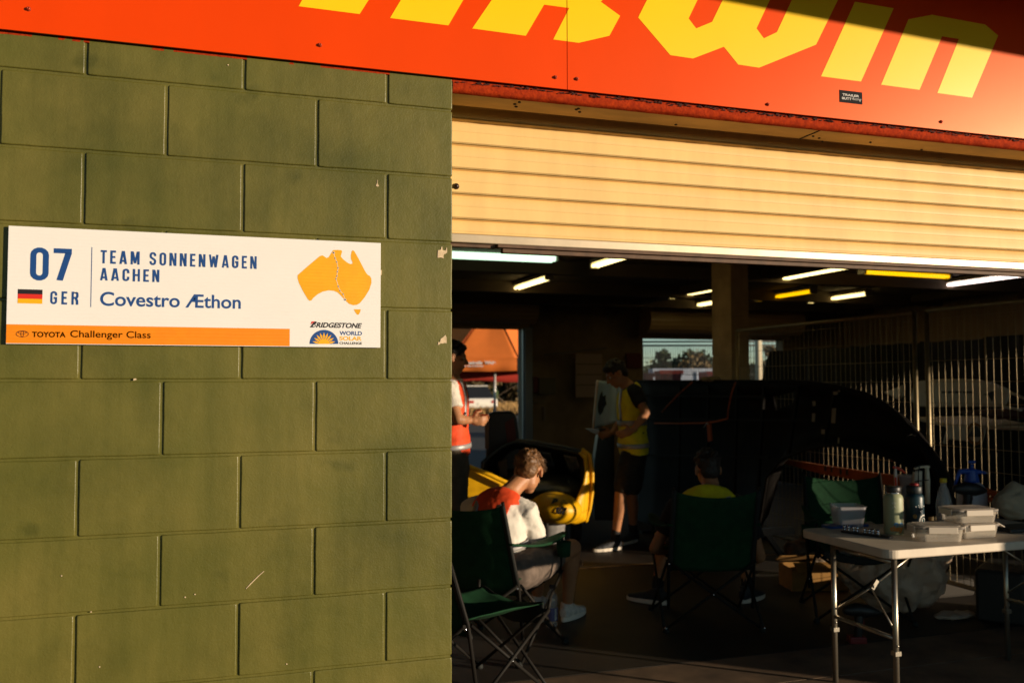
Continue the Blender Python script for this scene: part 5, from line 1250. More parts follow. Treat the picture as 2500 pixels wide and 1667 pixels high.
mb = MB(); mb.tube([PX(*p, XS_ - .01) for p in top], .014, 8); under(mb.build('shell_rim', M_SHELL), shl)
mb = MB(); mb.tube([PX(*p, XS_ - .01) for p in bot[3:]], .014, 8); under(mb.build('shell_rim', M_SHELL), shl)
for k, (u0, v0, u1, v1) in enumerate(((1660, 935, 1655, 1290), (1730, 935, 1722, 1290), (1800, 935, 1790, 1290), (1866, 935, 1846, 1270), (1950, 940, 1925, 1108), (2040, 950, 2010, 1085))):
    mb = MB(); mb.bar(PX(u0, v0, XS_ + .01), PX(u1, v1, XS_ + .01), .022, .03); under(mb.build('rib', M_SHELL), shl)
for (u0, v0, u1, v1) in ((1552, 965, 1862, 968), (1552, 1022, 1990, 1026), (1552, 1110, 1880, 1116)):
    mb = MB(); mb.bar(PX(u0, v0, XS_ + .005), PX(u1, v1, XS_ + .005), .018, .02); under(mb.build('stringer', M_SHELL), shl)
def Z4(x, y): return (1560 + x * .4, 760 + y * .4)
M_PATCH = mat('pale_patch', (.22, .19, .13), .6)  # small pale patches on the shell skin
for pts in ([(1057, 548), (1076, 548), (1076, 576), (1060, 578)], [(1057, 622), (1075, 622), (1072, 674), (1054, 672)], [(1178, 590), (1202, 590), (1196, 682), (1172, 680)], [(1112, 720), (1133, 720), (1132, 748), (1113, 748)], [(1184, 490), (1210, 488), (1212, 508), (1186, 510)], [(1158, 448), (1170, 448), (1170, 457), (1158, 457)], [(1215, 480), (1226, 480), (1226, 492), (1216, 492)], [(1213, 770), (1222, 770), (1219, 824), (1211, 824)]):
    mb = MB(); mb.prism([PX(*Z4(*p), XS_ - .012) for p in pts], (.004, 0, 0)); under(mb.build('pale_patch', M_PATCH), shl)
mb = MB(); mb.tube([PX(*Z4(*p), XS_ - .02) for p in ((1640, 760), (1665, 752), (1690, 758))], .004, 6); under(mb.build('scratch_mark', mat('silver_edge', (.5, .5, .5), .25, metal=.8)), shl)
M_STRAP = mat('orange_strap', (.34, .075, .015), .8)
for pts in ([(325, 432), (260, 490), (190, 560), (140, 615)], [(590, 432), (565, 500), (545, 600), (540, 655)], [(95, 682), (250, 684), (390, 682), (470, 672), (540, 655)]):
    st = MB(); P = [PX(*Z4(*p), XS_ - .05) for p in pts]
    st.tube(P, .0085, 6); under(st.build('ratchet_strap', M_STRAP), shl)
mb = MB(); mb.prism([PX(*Z4(*p), XS_ - .06) for p in ((412, 690), (432, 685), (440, 790), (420, 795))], (.02, 0, 0)); under(mb.build('strap_tail', M_STRAP, None, bevel=.003), shl)
mb = MB(); mb.tube([PX(*Z4(*p), XS_ - .06) for p in ((395, 708), (415, 680), (425, 690))], .006, 6); under(mb.build('strap_buckle', mat('steel_bright', (.7, .66, .58), .25, metal=.9)), shl)
# crumpled sheet on top of the shell
cl = MB(); P0 = PX(1740, 928, XS_ + .05)
for i in range(7): cl.ell(P0 + V((random.uniform(-.05, .08), random.uniform(-.16, .16), random.uniform(-.01, .022))), (.07, .09, .022), n=12, k=8)
o = skin_union('crumpled_sheet', cl, .012, mat('dusty_sheet', (.22, .17, .11), .9), None, 2, .03, .06); tag(o, 'crumpled pale sheet lying on top of the black car shell by the pillar', 'sheet')
# stands under the shell
for k, (u, v) in enumerate(((1640, 1330), (1850, 1330))):
    b = PX(u, 1290, XS_); r = empty('trestle', (b.x, b.y, 0), 0, ['black trestle under the left end of the car shell', 'black trestle under the middle of the car shell'][k], 'trestle')
    mb = MB()
    for s in (-1, 1): mb.bar((s * .25, 0, 0), (s * .06, 0, b.z - .02), .04, .04)
    mb.bar((-.35, 0, b.z - .03), (.35, 0, b.z - .03), .06, .06); mb.build('frame', M_CARB, r)
# long orange beam and its carrying handle along the fence
def fpt(u, v, x=4.05): return PX(u, v, x)
bm_ = empty('orange_beam', (4.05, 3, .6), 0, 'long orange slotted beam hanging along the fence behind the green chair', 'beam')
mb = MB(); pts = [fpt(*p) for p in ((1908, 1119), (2010, 1136), (2140, 1155), (2234, 1166), (2234, 1192), (2140, 1180), (2010, 1158), (1908, 1130))]; mb.prism(pts, (.04, 0, 0)); under(mb.build('plank', mat('beam_orange', (.42, .075, .012), .6, var=.25, vscale=9), None, bevel=.005), bm_)
mb = MB()
for (u, v) in ((2015, 1142), (2030, 1145), (2052, 1150), (2068, 1152)): p = fpt(u, v, 4.045); mb.box((p.x - .002, p.y - .012, p.z - .025), (p.x, p.y + .012, p.z + .02))
under(mb.build('slot', M_INK, None), bm_)
mb = MB(); P = [fpt(*C5(*p), 3.98) for p in ((2000, 520), (2060, 545), (2160, 560), (2250, 590), (2295, 625), (2260, 640), (2150, 618), (2010, 600), (2000, 520))]; mb.tube(P, .020, 8, cap=False); under(mb.build('carry_handle', mat('beam_orange2', (.50, .10, .015), .5)), bm_)

# ------------------------------------------------------------------ beyond the fence
mb = MB(); n = 90; vs = []
for i in range(n + 1):
    t = i / n; y = 5.35 + 5.0 * t; x = 7.5 + .05 * math.sin(i * 1.1) + .02 * math.sin(i * 2.7); h = 2.02 - .02 * abs(math.sin(i * .4))
    lean = .55 * max(0, (t - .90) / .10)
    vs += [(x, y, .02), (x, min(y, 9.35 + .01 * i / n), h)]
for i in range(60):
    pass
mb.add(vs, [(2*i, 2*i+2, 2*i+3, 2*i+1) for i in range(n)], 0, True)
cu = mb.build('black_curtain', mat('curtain_black', (.0045, .005, .0065), .95), None, solid=.01); tag(cu, 'black sheet curtain hanging in the next bay behind the wire fence', 'curtain')
mb = MB(); n = 60; vs = []
for i in range(n + 1):
    t = i / n; y = 1.4 + 3.95 * t; x = 7.5 + .05 * math.sin(i * 1.3); vs += [(x, y, .02), (x, y, 2.03)]
mb.add(vs, [(2*i, 2*i+2, 2*i+3, 2*i+1) for i in range(n)], 0, True)
cu = mb.build('black_curtain', MATS['curtain_black'], None, solid=.01); tag(cu, 'black sheet curtain nearer the door behind the white race car', 'curtain')
# white race car with its wing
WX = 5.9
def wp(x, y, X=WX): return PX(2100 + x * .1913, 850 + y * .1913, X)
wc = empty('white_race_car', (WX, wp(1500, 900).y, 0), 0, 'white race car with a rear wing parked in the dark behind the fence', 'race car')
M_WCAR = mat('car_white', (.60, .54, .45), .4, spec=.5)
mb = MB(); mb.prism([wp(*p) for p in ((680, 440), (760, 415), (1000, 395), (1300, 390), (1500, 405), (1680, 450), (1830, 510), (1880, 550), (1870, 610), (1820, 720), (1760, 745), (1300, 745), (900, 750), (700, 740), (640, 650))], (.05, 0, 0)); under(mb.build('wing_board', M_WCAR, None, bevel=.012), wc)
for x0, x1 in ((1040, 1100), (1120, 1190), (1210, 1290), (1310, 1440), (830, 890)):
    mb = MB(); mb.prism([wp(x0, 545, WX - .008), wp(x1, 548, WX - .008), wp(x1, 570, WX - .008), wp(x0, 575, WX - .008)], (.004, 0, 0)); under(mb.build('dark_lettering', M_INK), wc)
mb = MB()
mb.prism([wp(x, y, WX - .008) for x, y in ((1570, 590), (1730, 530), (1680, 680), (1640, 610))], (.004, 0, 0)); under(mb.build('triangle_emblem', M_INK), wc)
mb = MB(); mb.prism([wp(*p) for p in ((290, 560), (420, 520), (530, 470), (520, 600), (470, 650))], (.05, 0, 0)); under(mb.build('wing_plate', M_WCAR, None, bevel=.01), wc)
mb = MB(); vs = []
prof = [((720, 850), (1090, 960)), ((900, 850), (1100, 990)), ((1150, 835), (1130, 1060)), ((1400, 870), (1300, 1075)), ((1600, 900), (1560, 1080)), ((1800, 880), (1800, 1060)), ((2100, 860), (2100, 1080)), ((2500, 840), (2500, 1090))]
mb.prism([wp(*p) for p in ((720, 870), (860, 900), (1000, 940), (1120, 965), (1400, 985), (1700, 985), (2100, 985), (2600, 985), (2600, 1060), (2100, 1050), (1700, 1035), (1400, 1030), (1100, 1010), (900, 965), (740, 930))], (.9, 0, 0)); under(mb.build('body', M_WCAR, None, bevel=.03), wc)
mb = MB(); mb.prism([wp(*p) for p in ((1100, 990), (1590, 1010), (1545, 1200), (1085, 1160), (1070, 1220), (1045, 1215), (1085, 1080))], (.03, 0, 0)); under(mb.build('side_plate', M_WCAR, None, bevel=.01), wc)
mb = MB(); c = wp(1465, 1090, WX - .01); R_ = (wp(1350, 1090).y - wp(1570, 1090).y) / 2
for i in range(24): pass
vs = []; n = 28
for i in range(n):
    a = 2 * math.pi * i / n; vs += [(c.x, c.y + abs(R_) * math.cos(a), c.z + abs(R_) * 1.05 * math.sin(a)), (c.x, c.y + abs(R_) * .74 * math.cos(a), c.z + abs(R_) * .78 * math.sin(a))]
mb.add(vs, [(2*i, 2*i+1, (2*i+3) % (2*n), (2*i+2) % (2*n)) for i in range(n)]); under(mb.build('orange_ring', mat('ring_orange', (.22, .085, .012), .6), None, solid=.006), wc)
mb = MB(); mb.prism([wp(x, y, WX - .014) for x, y in ((1375, 1130), (1440, 1010), (1480, 975), (1530, 1060), (1560, 1130))], (.004, 0, 0)); under(mb.build('dark_badge', M_INK), wc)
mb = MB(); mb.prism([wp(*p) for p in ((1800, 760), (2050, 780), (2120, 900), (1700, 910), (1500, 870), (1150, 810))], (.8, 0, 0)); under(mb.build('cabin', mat('cabin_red', (.06, .012, .012), .4), None, bevel=.03), wc)
mb = MB(); mb.tube([wp(1910, 560), wp(2000, 600), wp(2150, 660)], .012, 6); mb.tube([wp(1830, 740), wp(2060, 790)], .012, 6); under(mb.build('wing_stay', M_WCAR), wc)
for dy in (-.4, .9):
    mb = MB(); mb.lathe([(.1, -.1), (.28, -.11), (.30, -.06), (.30, .06), (.28, .11), (.1, .1)], (WX + .25, wp(1500, 900).y + dy, .30), 28, rot=Matrix.Rotation(rad(90), 3, 'Y')); under(mb.build('wheel', MATS['tyre']), wc)

# ------------------------------------------------------------------ floor clutter
def bag(): pass
bc = PZ(2240, 1520, 0); bg_ = empty('plastic_bag', (bc.x + .05, bc.y + .25, 0), 0, 'big crumpled translucent plastic bag on the floor under the table', 'bag')
mb = MB(); c = V((bc.x + .10, bc.y + .30, .26)); mb.ell(c, (.36, .26, .255), n=28, k=18); mb.ell(c + V((.22, .05, .02)), (.22, .2, .2), n=20, k=12); mb.ell(c + V((-.2, .05, .06)), (.18, .2, .24), n=20, k=12)
skin_union('bag_film', mb, .016, mat('cloudy_plastic', (.66, .50, .37), .42, spec=.4, alpha=.78, bump=.8, bscale=11, bdist=.03), bg_, 1, .17, .15)
mb = MB(); mb.ell((bc.x + .32, bc.y + .02, .02), (.16, .07, .02), n=16, k=8); skin_union('bag_mouth', mb, .01, MATS['cloudy_plastic'], bg_, 1, .03, .05)
# second drill on the floor
pd2 = PZ(2105, 1572, 0); d2b = (pd2 - CAM).dot(r2); k = .2636 * d2b / FPX
drill((pd2.x, pd2.y, 0), d2b, lambda x, y, e=0: PD(2112 + x * .2636 * 1.15, 1572 + y * .2636 * 1.5, d2b + e), 'black cordless drill with a red battery standing on the floor under the table', True)
# yellow and black case at the right edge
pr_ = PZ(2455, 1520, 0); r = empty('tool_case', (pr_.x, pr_.y, 0), rad(35), 'black and yellow tool case on the floor at the right edge', 'case')
mb = MB(); mb.box((-.06, -.12, .0), (.42, .16, .33)); mb.build('case_body', mat('case_black', (.012,) * 3, .5), r, bevel=.02)
for a in ((-.065, -.125, .03), (.14, -.125, .03)):
    mb = MB(); mb.box(a, (a[0] + .07, a[1] + .006, a[2] + .16)); mb.build('yellow_panel', mat('case_yellow', (.13, .10, .012), .5), r, bevel=.004)
# cardboard and packets behind the chair
def carton(u, v, size, rz, m, label, open_=True):
    p = PZ(u, v, 0); r = empty('carton', (p.x, p.y, 0), rz, label, 'carton'); l, w, h = size
    mb = MB(); t = .006
    mb.box((-l/2, -w/2, 0), (l/2, w/2, t)); mb.box((-l/2, -w/2, t), (-l/2 + t, w/2, h)); mb.box((l/2 - t, -w/2, t), (l/2, w/2, h)); mb.box((-l/2 + t, -w/2, t), (l/2 - t, -w/2 + t, h)); mb.box((-l/2 + t, w/2 - t, t), (l/2 - t, w/2, h))
    mb.build('box', m, r)
    for s in (-1, 1):
        mb = MB(); mb.obox((0, s * (w/2 + .05), h + .02), (l * .96, .11, .005), Matrix.Rotation(s * -.5, 3, 'X')); mb.build('flap', m, r)
    return r
M_CARD = mat('cardboard_yellow', (.30, .15, .03), .85, var=.15, vscale=8)
carton(1985, 1432, (.42, .26, .16), rad(-14), M_CARD, 'yellow cardboard carton on the floor behind the table')
p = PZ(2060, 1420, 0); mb = MB()
for i in range(5): mb.ell((p.x + random.uniform(-.16, .16), p.y + random.uniform(-.08, .08), .10 + random.uniform(-.03, .06)), (.12, .07, .05), n=12, k=8)
o = skin_union('cloth_bundle', mb, .012, mat('cloth_cream', (.34, .26, .18), .9, var=.4, vscale=14), None, 2, .05, .06); tag(o, 'bundle of cream rags beside the yellow carton behind the table', 'rags')
p = PZ(1985, 1352, 0); mb = MB()
for i in range(6): mb.ell((p.x + random.uniform(-.22, .22), p.y + random.uniform(-.1, .1), .09 + random.uniform(-.03, .08)), (.13, .09, .08), n=12, k=8)
o = skin_union('cloth_bundle', mb, .014, mat('cloth_tan', (.22, .15, .09), .9, var=.4, vscale=10), None, 2, .05, .07); tag(o, 'heap of tan packing paper on the floor by the fence', 'packing')
# bottle by the seated man's foot
bp_ = PZ(1347, 1530, 0); r = empty('water_bottle', (bp_.x, bp_.y, 0), 0, 'clear water bottle with a black cap on the floor by the white shoes', 'bottle')
lathe_part([(0, .001), (.034, .001), (.037, .01), (.037, .08), (.034, .10), (.037, .12), (.037, .17), (.030, .205), (.014, .225), (.013, .245)], 'bottle_body', mat('clear_pet', (.62, .58, .54), .12, alpha=.30), r, 20)
lathe_part([(.0155, .243), (.0155, .262), (0, .263)], 'cap', M_INK, r, 16)
mb = MB(); q = lambda aa, bb: (.0378 * math.sin(rad(-60) + aa / .0378), -.0378 * math.cos(rad(-60) + aa / .0378), bb)
vs = [q(.10 * i / 12, z) for i in range(13) for z in (.045, .125)]; mb.add(vs, [(2*i, 2*i+1, 2*i+3, 2*i+2) for i in range(12)], 0, True); mb.build('wrapper', mat('label_violet', (.10, .09, .22), .5), r)
mb = MB(); text_on(mb, 'dumo', lambda a, b: q(.045 + b * .022, .05 + a * .070), .03, cuts=6); 
for i, vv in enumerate(mb.v): mb.v[i] = (vv[0] * 1.02, vv[1] * 1.02, vv[2])
mb.build('wrapper_lettering', mat('bottle_white', (.6, .58, .5), .5), r)
# things on the rear wall
def wall_thing(name, tl, br, y, m, label, cat, t=.03):
    a, b = PY(*tl, y), PY(*br, y); mb = MB(); mb.box((a.x, y, b.z), (b.x, y + t, a.z)); return tag(mb.build(name, m, bevel=.004), label, cat)
wn = empty('notice_sheet', (PY(1437, 900, 10.3).x, 10.3, 1.4), 0, 'tall pale ruled notice sheet hanging beside the rear doorway', 'notice')
a, b = PY(1405, 863, 10.3), PY(1471, 969, 10.3)
mb = MB(); mb.box((a.x, 10.3, b.z), (b.x, 10.32, a.z)); under(mb.build('sheet', mat('sheet_tan', (.30, .22, .18), .8), None, bevel=.003), wn)
for i in range(3): 
    z = b.z + (a.z - b.z) * (.27 + .24 * i); mb = MB(); mb.box((a.x + .01, 10.297, z), (b.x - .01, 10.299, z + .012)); under(mb.build('rule', mat('rule_dark', (.06, .045, .035), .8), None), wn)
mb = MB(); mb.bar(PY(1330, 866, 10.28), PY(1480, 850, 10.28), .03, .03); under(mb.build('rail', mat('rail_grey', (.10, .08, .06), .5)), wn)
wall_thing('wall_box', (1316, 922), (1357, 962), 10.38, mat('box_olive', (.10, .085, .05), .7), 'small olive switch box on the rear wall', 'switch box', .1)
wall_thing('red_box', (1303, 920), (1314, 958), 10.36, mat('box_red', (.10, .012, .012), .6), 'small red fire call box on the rear wall', 'fire box', .1)
wall_thing('wall_sign', (1303, 976), (1330, 984), 10.47, mat('sign_tan', (.16, .12, .07), .7), 'small tan name plate on the rear wall', 'plate', .02)
wall_thing('pipe_clip', (1327, 994), (1333, 1026), 10.45, mat('pipe_grey', (.18, .14, .11), .6), 'short grey pipe fixed upright on the rear wall', 'pipe', .04)
wall_thing('red_banner', (1530, 862), (1566, 898), 10.44, mat('banner_red', (.09, .012, .010), .8), 'small dark red banner on the wall left of the wide rear doorway', 'banner', .02)

# ------------------------------------------------------------------ the yard behind
M_TENT = mat('tent_orange', (.72, .17, .02), .8, var=.06, vscale=2); M_TENTIN = mat('tent_red', (.45, .03, .015), .8); M_POLE = mat('pole_white', (.55, .52, .5), .4, metal=.3)
dt = 36.0; gz = empty('gazebo', (PD(1205, 900, dt).x, PD(1205, 900, dt).y, 0), 0, 'orange pop up gazebo tent standing outside the rear doorway', 'gazebo')
SX = V((r0.x, r0.y, 0)).normalized(); SY = V((r2.x, r2.y, 0)).normalized()
zv1 = PD(1190, 873, dt).z; zv0 = PD(1190, 905, dt).z; top_ = PD(1202, 738, dt + 1.3)
cor = [PD(1102, 900, dt), PD(1266, 900, dt), PD(1332, 900, dt + 2.6), PD(930, 900, dt + 2.2)]
for i in range(4):
    A, B = cor[i], cor[(i+1) % 4]; mb = MB()
    def rf(a, b):
        p = A.lerp(B, a).lerp(V((top_.x, top_.y, 0)), b); z = zv1 + (top_.z - zv1) * b; sag = .10 * math.sin(b * math.pi) * (1 - .9 * abs(2*a-1))
        return (p.x, p.y, z - sag - .05 * math.sin(a * math.pi) * (1 - b))
    mb.grid(rf, 12, 12); under(mb.build('roof_panel', M_TENT, None, solid=.004), gz)
    mb = MB(); mb.grid(lambda a, b: (A.lerp(B, a).x, A.lerp(B, a).y - .03 * math.sin(a * 16) * b, zv1 - (zv1 - zv0) * b - .03 * math.sin(a * math.pi)), 24, 2); under(mb.build('valance', M_TENT, None, solid=.004), gz)
    mb = MB(); mb.tube([(A.x, A.y, 0), (A.x, A.y, zv1)], .03, 8); under(mb.build('pole', M_POLE), gz)
for i in (0, 1):                                                  # seams along the hips
    mb = MB(); mb.tube([V((cor[i].x, cor[i].y, zv1 + .02)).lerp(V((top_.x, top_.y, top_.z + .02)), t / 6) for t in range(7)], .018, 6); under(mb.build('hip_seam', mat('tent_seam', (.40, .085, .012), .8)), gz)
mb = MB()
def fascia_txt(u0, u1, v0, v1):
    p, q = PD(u0, v0, dt - .10), PD(u1, v1, dt - .10); return lambda a, b: (p.x + (q.x - p.x) * a, p.y + (q.y - p.y) * a, q.z + (p.z - q.z) * b)
text_on(mb, 'Australia', fascia_txt(1133, 1178, 881, 889), .05); text_on(mb, 'Wide', fascia_txt(1183, 1211, 881, 889), .05); text_on(mb, 'rentals', fascia_txt(1134, 1180, 891, 895), .04)
under(mb.build('tent_lettering', mat('tent_white', (.65, .6, .58), .7)), gz)
A, B = PD(960, 900, dt + 2.0), PD(1322, 900, dt + 2.2); za, zb_ = PD(1190, 896, dt + 2).z, PD(1190, 931, dt + 2).z
mb = MB(); mb.grid(lambda a, b: (A.lerp(B, a).x, A.lerp(B, a).y, za + (zb_ - za) * b + .10 * b * math.sin(a * 14) * .4), 24, 3); under(mb.build('inner_sheet', M_TENTIN, None, solid=.004), gz)
mb = MB(); p = PD(1208, 935, dt + .8); mb.tube([(p.x, p.y, 0), (p.x, p.y, zv0 + .2)], .055, 8); under(mb.build('pole', M_POLE), gz)
# white car parked in the sun
wd = 48; p = PZ(1168, 1000, 0); w0 = PD(1150, 1000, wd); pc = empty('parked_car', (w0.x, w0.y, 0), math.atan2(SY.y, SY.x) - math.pi / 2 + .35, 'white car parked in the sun beyond the gazebo', 'car')
mb = MB()
for (z0, z1, wdt, y0, y1) in ((.28, .80, .84, -2.0, 2.0),): 
    mb.box((-wdt, y0, z0), (wdt, y1, z1))
mb.build('body', mat('car_white2', (.72, .68, .62), .35), pc, bevel=.12)
mb = MB(); A = [(-.76, -1.6, .79), (.76, -1.6, .79), (.76, 1.0, .79), (-.76, 1.0, .79)]; B = [(-.6, -1.0, 1.40), (.6, -1.0, 1.40), (.6, .4, 1.40), (-.6, .4, 1.40)]
mb.add(A + B, [(0, 1, 2, 3)[::-1], (4, 5, 6, 7)] + [(i, (i+1) % 4, 4 + (i+1) % 4, 4 + i) for i in range(4)]); mb.build('cabin', mat('car_glass', (.02, .022, .025), .1), pc, bevel=.05)
mb = MB(); mb.box((-.62, -1.0, 1.40), (.62, .42, 1.45)); mb.build('roof', mat('car_white2', (.72, .68, .62), .35), pc, bevel=.02)
for sx_ in (-.8, .8):
    for sy_ in (-1.3, 1.3): mb = MB(); mb.lathe([(.1, -.1), (.3, -.1), (.32, -.05), (.32, .05), (.3, .1), (.1, .1)], (sx_, sy_, .32), 20, rot=Matrix.Rotation(rad(90), 3, 'Y')); mb.build('wheel', MATS['tyre'], pc)
for sx_ in (-.6, .6): mb = MB(); mb.box((sx_ - .12, -2.03, .55), (sx_ + .12, -1.99, .68)); mb.build('tail_light', mat('tail_red', (.4, .02, .01), .3), pc)
mb = MB(); mb.box((-.26, -2.03, .45), (.26, -2.005, .57)); mb.build('number_plate', mat('plate_white', (.7, .68, .6), .5), pc)
# mesh fence, pole, bins and shed seen through the wide doorway
FYd = 24.0
p0, p1 = PD(1540, 900, FYd), PD(1930, 900, FYd); yd = empty('yard_fence', ((p0.x + p1.x) / 2, (p0.y + p1.y) / 2, 0), 0, 'dark steel bar fence across the yard behind the wide doorway', 'fence')
def FP(u, z): p = p0.lerp(p1, (u - 1540) / 390); return V((p.x, p.y, z))
zt = PD(1650, 843, FYd).z
for zz_ in (zt, PD(1650, 834, FYd).z, .4):
    mb = MB(); mb.tube([FP(1530, zz_), FP(1940, zz_)], .028, 6); under(mb.build('rail', mat('fence_dark', (.03, .03, .028), .6)), yd)
mb = MB(); u = 1532
while u < 1938: mb.tube([FP(u, .1), FP(u, zt - .02)], .011, 4, cap=False); u += 5.6
for zq in (1.2, 1.75, 2.2): mb.tube([FP(1530, zq), FP(1940, zq)], .008, 4)
under(mb.build('bars', MATS['fence_dark']), yd)
mb = MB(); p = PD(1852, 900, 23.2); mb.tube([(p.x, p.y, 0), (p.x, p.y, 4.5)], .09, 10); mb.tube([(p.x, p.y, 4.4), (p.x - .6, p.y, 4.6)], .05, 8)
tag(mb.build('yard_lamp_post', mat('post_cream', (.65, .55, .38), .6)), 'cream lamp post in the yard right of the pillar', 'lamp post')
def skip(u0, u1, v0, d, m, label, name, cat, taper=.0, ribs=True):
    a, b = PD(u0, v0, d), PD(u1, v0, d); h = a.z; c = (a + b) / 2; L = (b - a).length; ang = math.atan2((b - a).y, (b - a).x)
    r = empty(name, (c.x, c.y, 0), ang, label, cat)
    mb = MB(); A = [(-L/2 + taper, -.6, 0), (L/2 - taper, -.6, 0), (L/2 - taper, .6, 0), (-L/2 + taper, .6, 0)]; B = [(-L/2, -.6, h), (L/2, -.6, h), (L/2, .6, h), (-L/2, .6, h)]
    mb.add(A + B, [(0, 3, 2, 1), (4, 5, 6, 7)] + [(i, (i+1) % 4, 4 + (i+1) % 4, 4 + i) for i in range(4)]); mb.build('body', m, r, bevel=.02)
    mb = MB(); mb.box((-L/2 - .03, -.65, h - .10), (L/2 + .03, -.605, h + .01)); mb.build('rim', m, r, bevel=.01)
    if ribs:
        for i in range(4): x = -L/2 + .2 + (L - .4) * i / 3; mb = MB(); mb.bar((x * .94, -.625, .05), (x, -.625, h - .12), .05, .05); mb.build('rib', m, r)
    return r
skip(1604, 1656, 905, 25.5, mat('skip_red', (.36, .05, .03), .6), 'red waste skip behind the yard fence', 'waste_skip', 'skip', .25)
skip(1562, 1588, 912, 25.2, mat('skip_dark', (.10, .03, .03), .7), 'small dark red skip at the left of the yard fence', 'waste_skip', 'skip', .1)
skip(1588, 1752, 901, 33, mat('shed_blue', (.42, .47, .58), .6, var=.1, vscale=1), 'pale blue grey shipping container in the yard', 'shipping_container', 'container', 0.0)
skip(1715, 1735, 908, 25.0, mat('skip_red2', (.30, .03, .03), .6), 'narrow red bin beside the pillar in the yard', 'waste_skip', 'skip', .1)
# trees and scrub
M_LEAF = [mat('leaf_olive', (.15, .135, .018), .7, var=.5, vscale=.8), mat('leaf_green', (.055, .085, .020), .7, var=.5, vscale=.8), mat('leaf_brown', (.13, .085, .028), .8, var=.5, vscale=.8)]
M_BARK = mat('bark', (.16, .11, .07), .9, var=.3, vscale=8)
def tree(base, h, w, m, label, trunk=.35, n=1500, leaf=.20, cat='tree', name='tree', seed=1):
    rn = random.Random(seed); r = empty(name, base, 0, label, cat)
    cl = [(V((rn.gauss(0, .36) * w, rn.gauss(0, .36) * w, h * (trunk + (1 - trunk) * rn.uniform(.12, .92)))), rn.uniform(.22, .42) * w * .6) for i in range(15)]
    mb = MB(); mb.tube([(0, 0, 0), (.05 * w, 0, h * trunk * .6), (0, .05 * w, h * (trunk + .2)), (0, 0, h * .8)], [.05 * h * .5, .035 * h * .5, .02 * h * .5, .004 * h], 8)
    for c, rr in cl[:8]: mb.tube([(0, 0, h * trunk * .7), V((c.x * .5, c.y * .5, h * trunk + (c.z - h * trunk) * .6)), c], [.02 * h * .5, .012 * h * .5, .004 * h], 6)
    mb.build('trunk', M_BARK, r)
    mb = MB()
    for i in range(n):
        c, rr = cl[rn.randrange(len(cl))]; d_ = V((rn.gauss(0, 1), rn.gauss(0, 1), rn.gauss(0, .8))).normalized() * rr * rn.uniform(.35, 1.05) ** .6
        p = c + d_; a = V((rn.gauss(0, 1), rn.gauss(0, 1), rn.gauss(0, 1))).normalized() * leaf; b = a.cross(V((rn.gauss(0, 1), rn.gauss(0, 1), rn.gauss(0, 1)))).normalized() * leaf * .5
        mb.add([p - a, p + b, p + a, p - b], [(0, 1, 2, 3)])
    mb.build('crown', m, r, fix=False); return r
k_ = 0
for (u, d_, h, w, mi, lab) in ((1608, 64, 2.75, 3.6, 0, 'low olive tree at the left of the wide doorway view'), (1655, 62, 3.6, 3.2, 1, 'taller dark green tree behind the yard fence'), (1700, 60, 3.3, 3.4, 2, 'brownish bushy tree close to the pillar'), (1738, 66, 3.0, 3.6, 1, 'green tree half hidden by the pillar'), (1868, 60, 3.0, 2.6, 1, 'dark tree right of the lamp post'), (1905, 64, 4.4, 2.6, 2, 'tall brown tree at the right end of the yard')):
    p = PD(u, 938, d_); tree((p.x, p.y, 0), h, w, M_LEAF[mi], lab, .22, 1500, .20, seed=k_ + 3); k_ += 1
for (u, d_, h, w, mi, lab) in ((1140, 63, 4.2, 5.0, 0, 'olive green bush left of the gazebo pole'), (1178, 60, 3.2, 4.0, 2, 'brown dry bush lit by the sun behind the parked car'), (1236, 64, 4.6, 5.0, 1, 'dark green bush right of the gazebo pole'), (1266, 66, 4.2, 4.4, 2, 'dry brown bush at the edge of the rear doorway'), (1105, 66, 4.4, 5.0, 1, 'dark bush behind the person at the wall edge'), (1206, 68, 5.0, 5.5, 0, 'taller olive bush in the middle behind the gazebo')):
    p = PD(u, 938, d_); tree((p.x, p.y, 0), h, w, M_LEAF[mi], lab, .04, 1900, .24, 'bush', 'bush', seed=k_ + 3); k_ += 1
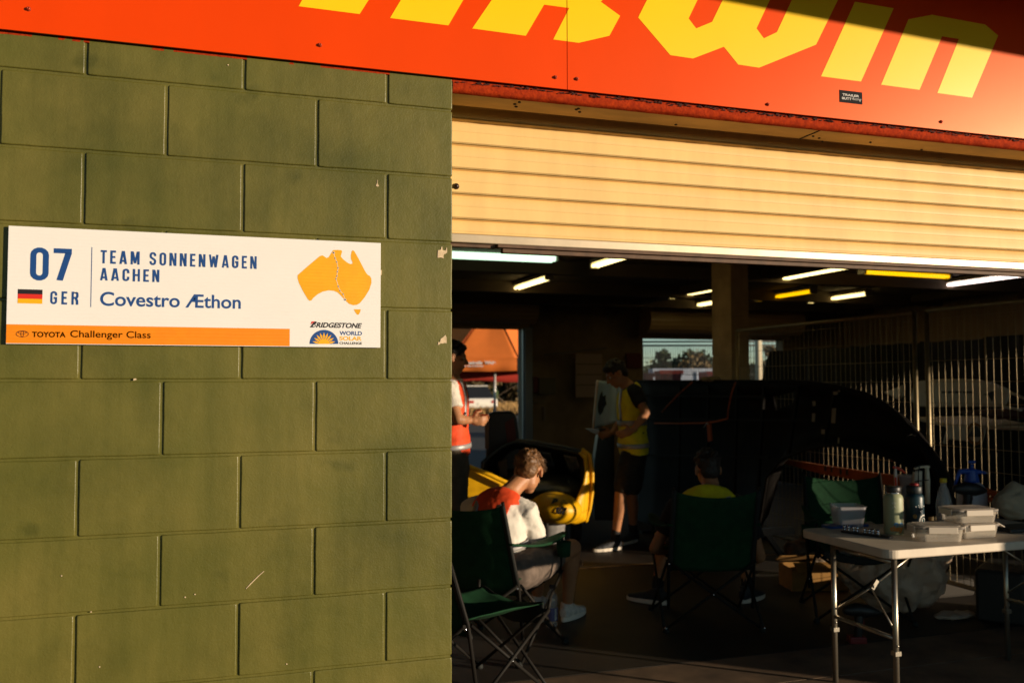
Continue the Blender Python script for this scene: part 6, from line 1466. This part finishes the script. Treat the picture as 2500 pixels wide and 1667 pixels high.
# low scrub far off along the horizon
mb = MB(); rn = random.Random(5)
for i in range(9000):
    x = rn.uniform(-70, 110); y = 96 + rn.uniform(-6, 6); hmax = 1.3 + 1.1 * (noise.noise(V((x * .11, 2, 1))) + .6); p = V((x, y, max(.1, hmax * rn.random() ** .7)))
    a = V((rn.gauss(0, 1), rn.gauss(0, 1), rn.gauss(0, 1))).normalized() * .42; b = a.cross(V((rn.gauss(0, 1), rn.gauss(0, 1), rn.gauss(0, 1)))).normalized() * .24
    mb.add([p - a, p + b, p + a, p - b], [(0, 1, 2, 3)])
tag(mb.build('treeline', M_LEAF[1], None, fix=False), 'low green scrub far off along the horizon behind the yard', 'scrub', kind='stuff')
# dry grass verge beyond the yard
mb = MB(); rn = random.Random(11)
for i in range(5200):
    u = rn.uniform(1070, 1290); dd_ = rn.uniform(44, 60); p = PD(u, 938, dd_); h = rn.uniform(.12, .5); a = rn.uniform(0, 6.28); w_ = .05
    mb.add([(p.x - w_ * math.cos(a), p.y - w_ * math.sin(a), -.03), (p.x + w_ * math.cos(a), p.y + w_ * math.sin(a), -.03), (p.x + rn.gauss(0, .1), p.y + rn.gauss(0, .1), h)], [(0, 1, 2)])
tag(mb.build('dry_grass', mat('straw', (.42, .25, .09), .9, var=.35, vscale=.6), None, fix=False), 'strip of tall dry grass beyond the yard', 'grass', kind='stuff')
# barrier outside and locker in the next bay, both unseen, added to block sun
r = empty('shade_barrier', (7.0, -1.58, 0), 0, 'unseen chest high white barrier added outside the garage door to block sun', 'barrier')
mb = MB(); mb.box((-1.2, -.05, .10), (1.4, .05, 1.14)); mb.build('panel', mat('barrier_white', (.6, .58, .55), .6), r, bevel=.02)
for x in (-.9, 1.1): mb = MB(); mb.box((x - .06, -.3, 0), (x + .06, .3, .10)); mb.build('foot', MATS['rubber_foot'], r, bevel=.01)
r = empty('shade_locker', (5.15, .72, 0), 0, 'unseen grey locker added in the next bay to block the sun', 'locker')
mb = MB(); mb.box((-.45, -.22, 0), (.3, .22, 1.5)); mb.build('body', mat('locker_grey', (.2, .2, .2), .5), r, bevel=.01)
for x in (-.28, .0, .2): mb = MB(); mb.box((x - .095, -.23, .04), (x + .095, -.221, 1.46)); mb.build('door', mat('locker_grey2', (.24, .24, .24), .5), r, bevel=.004)
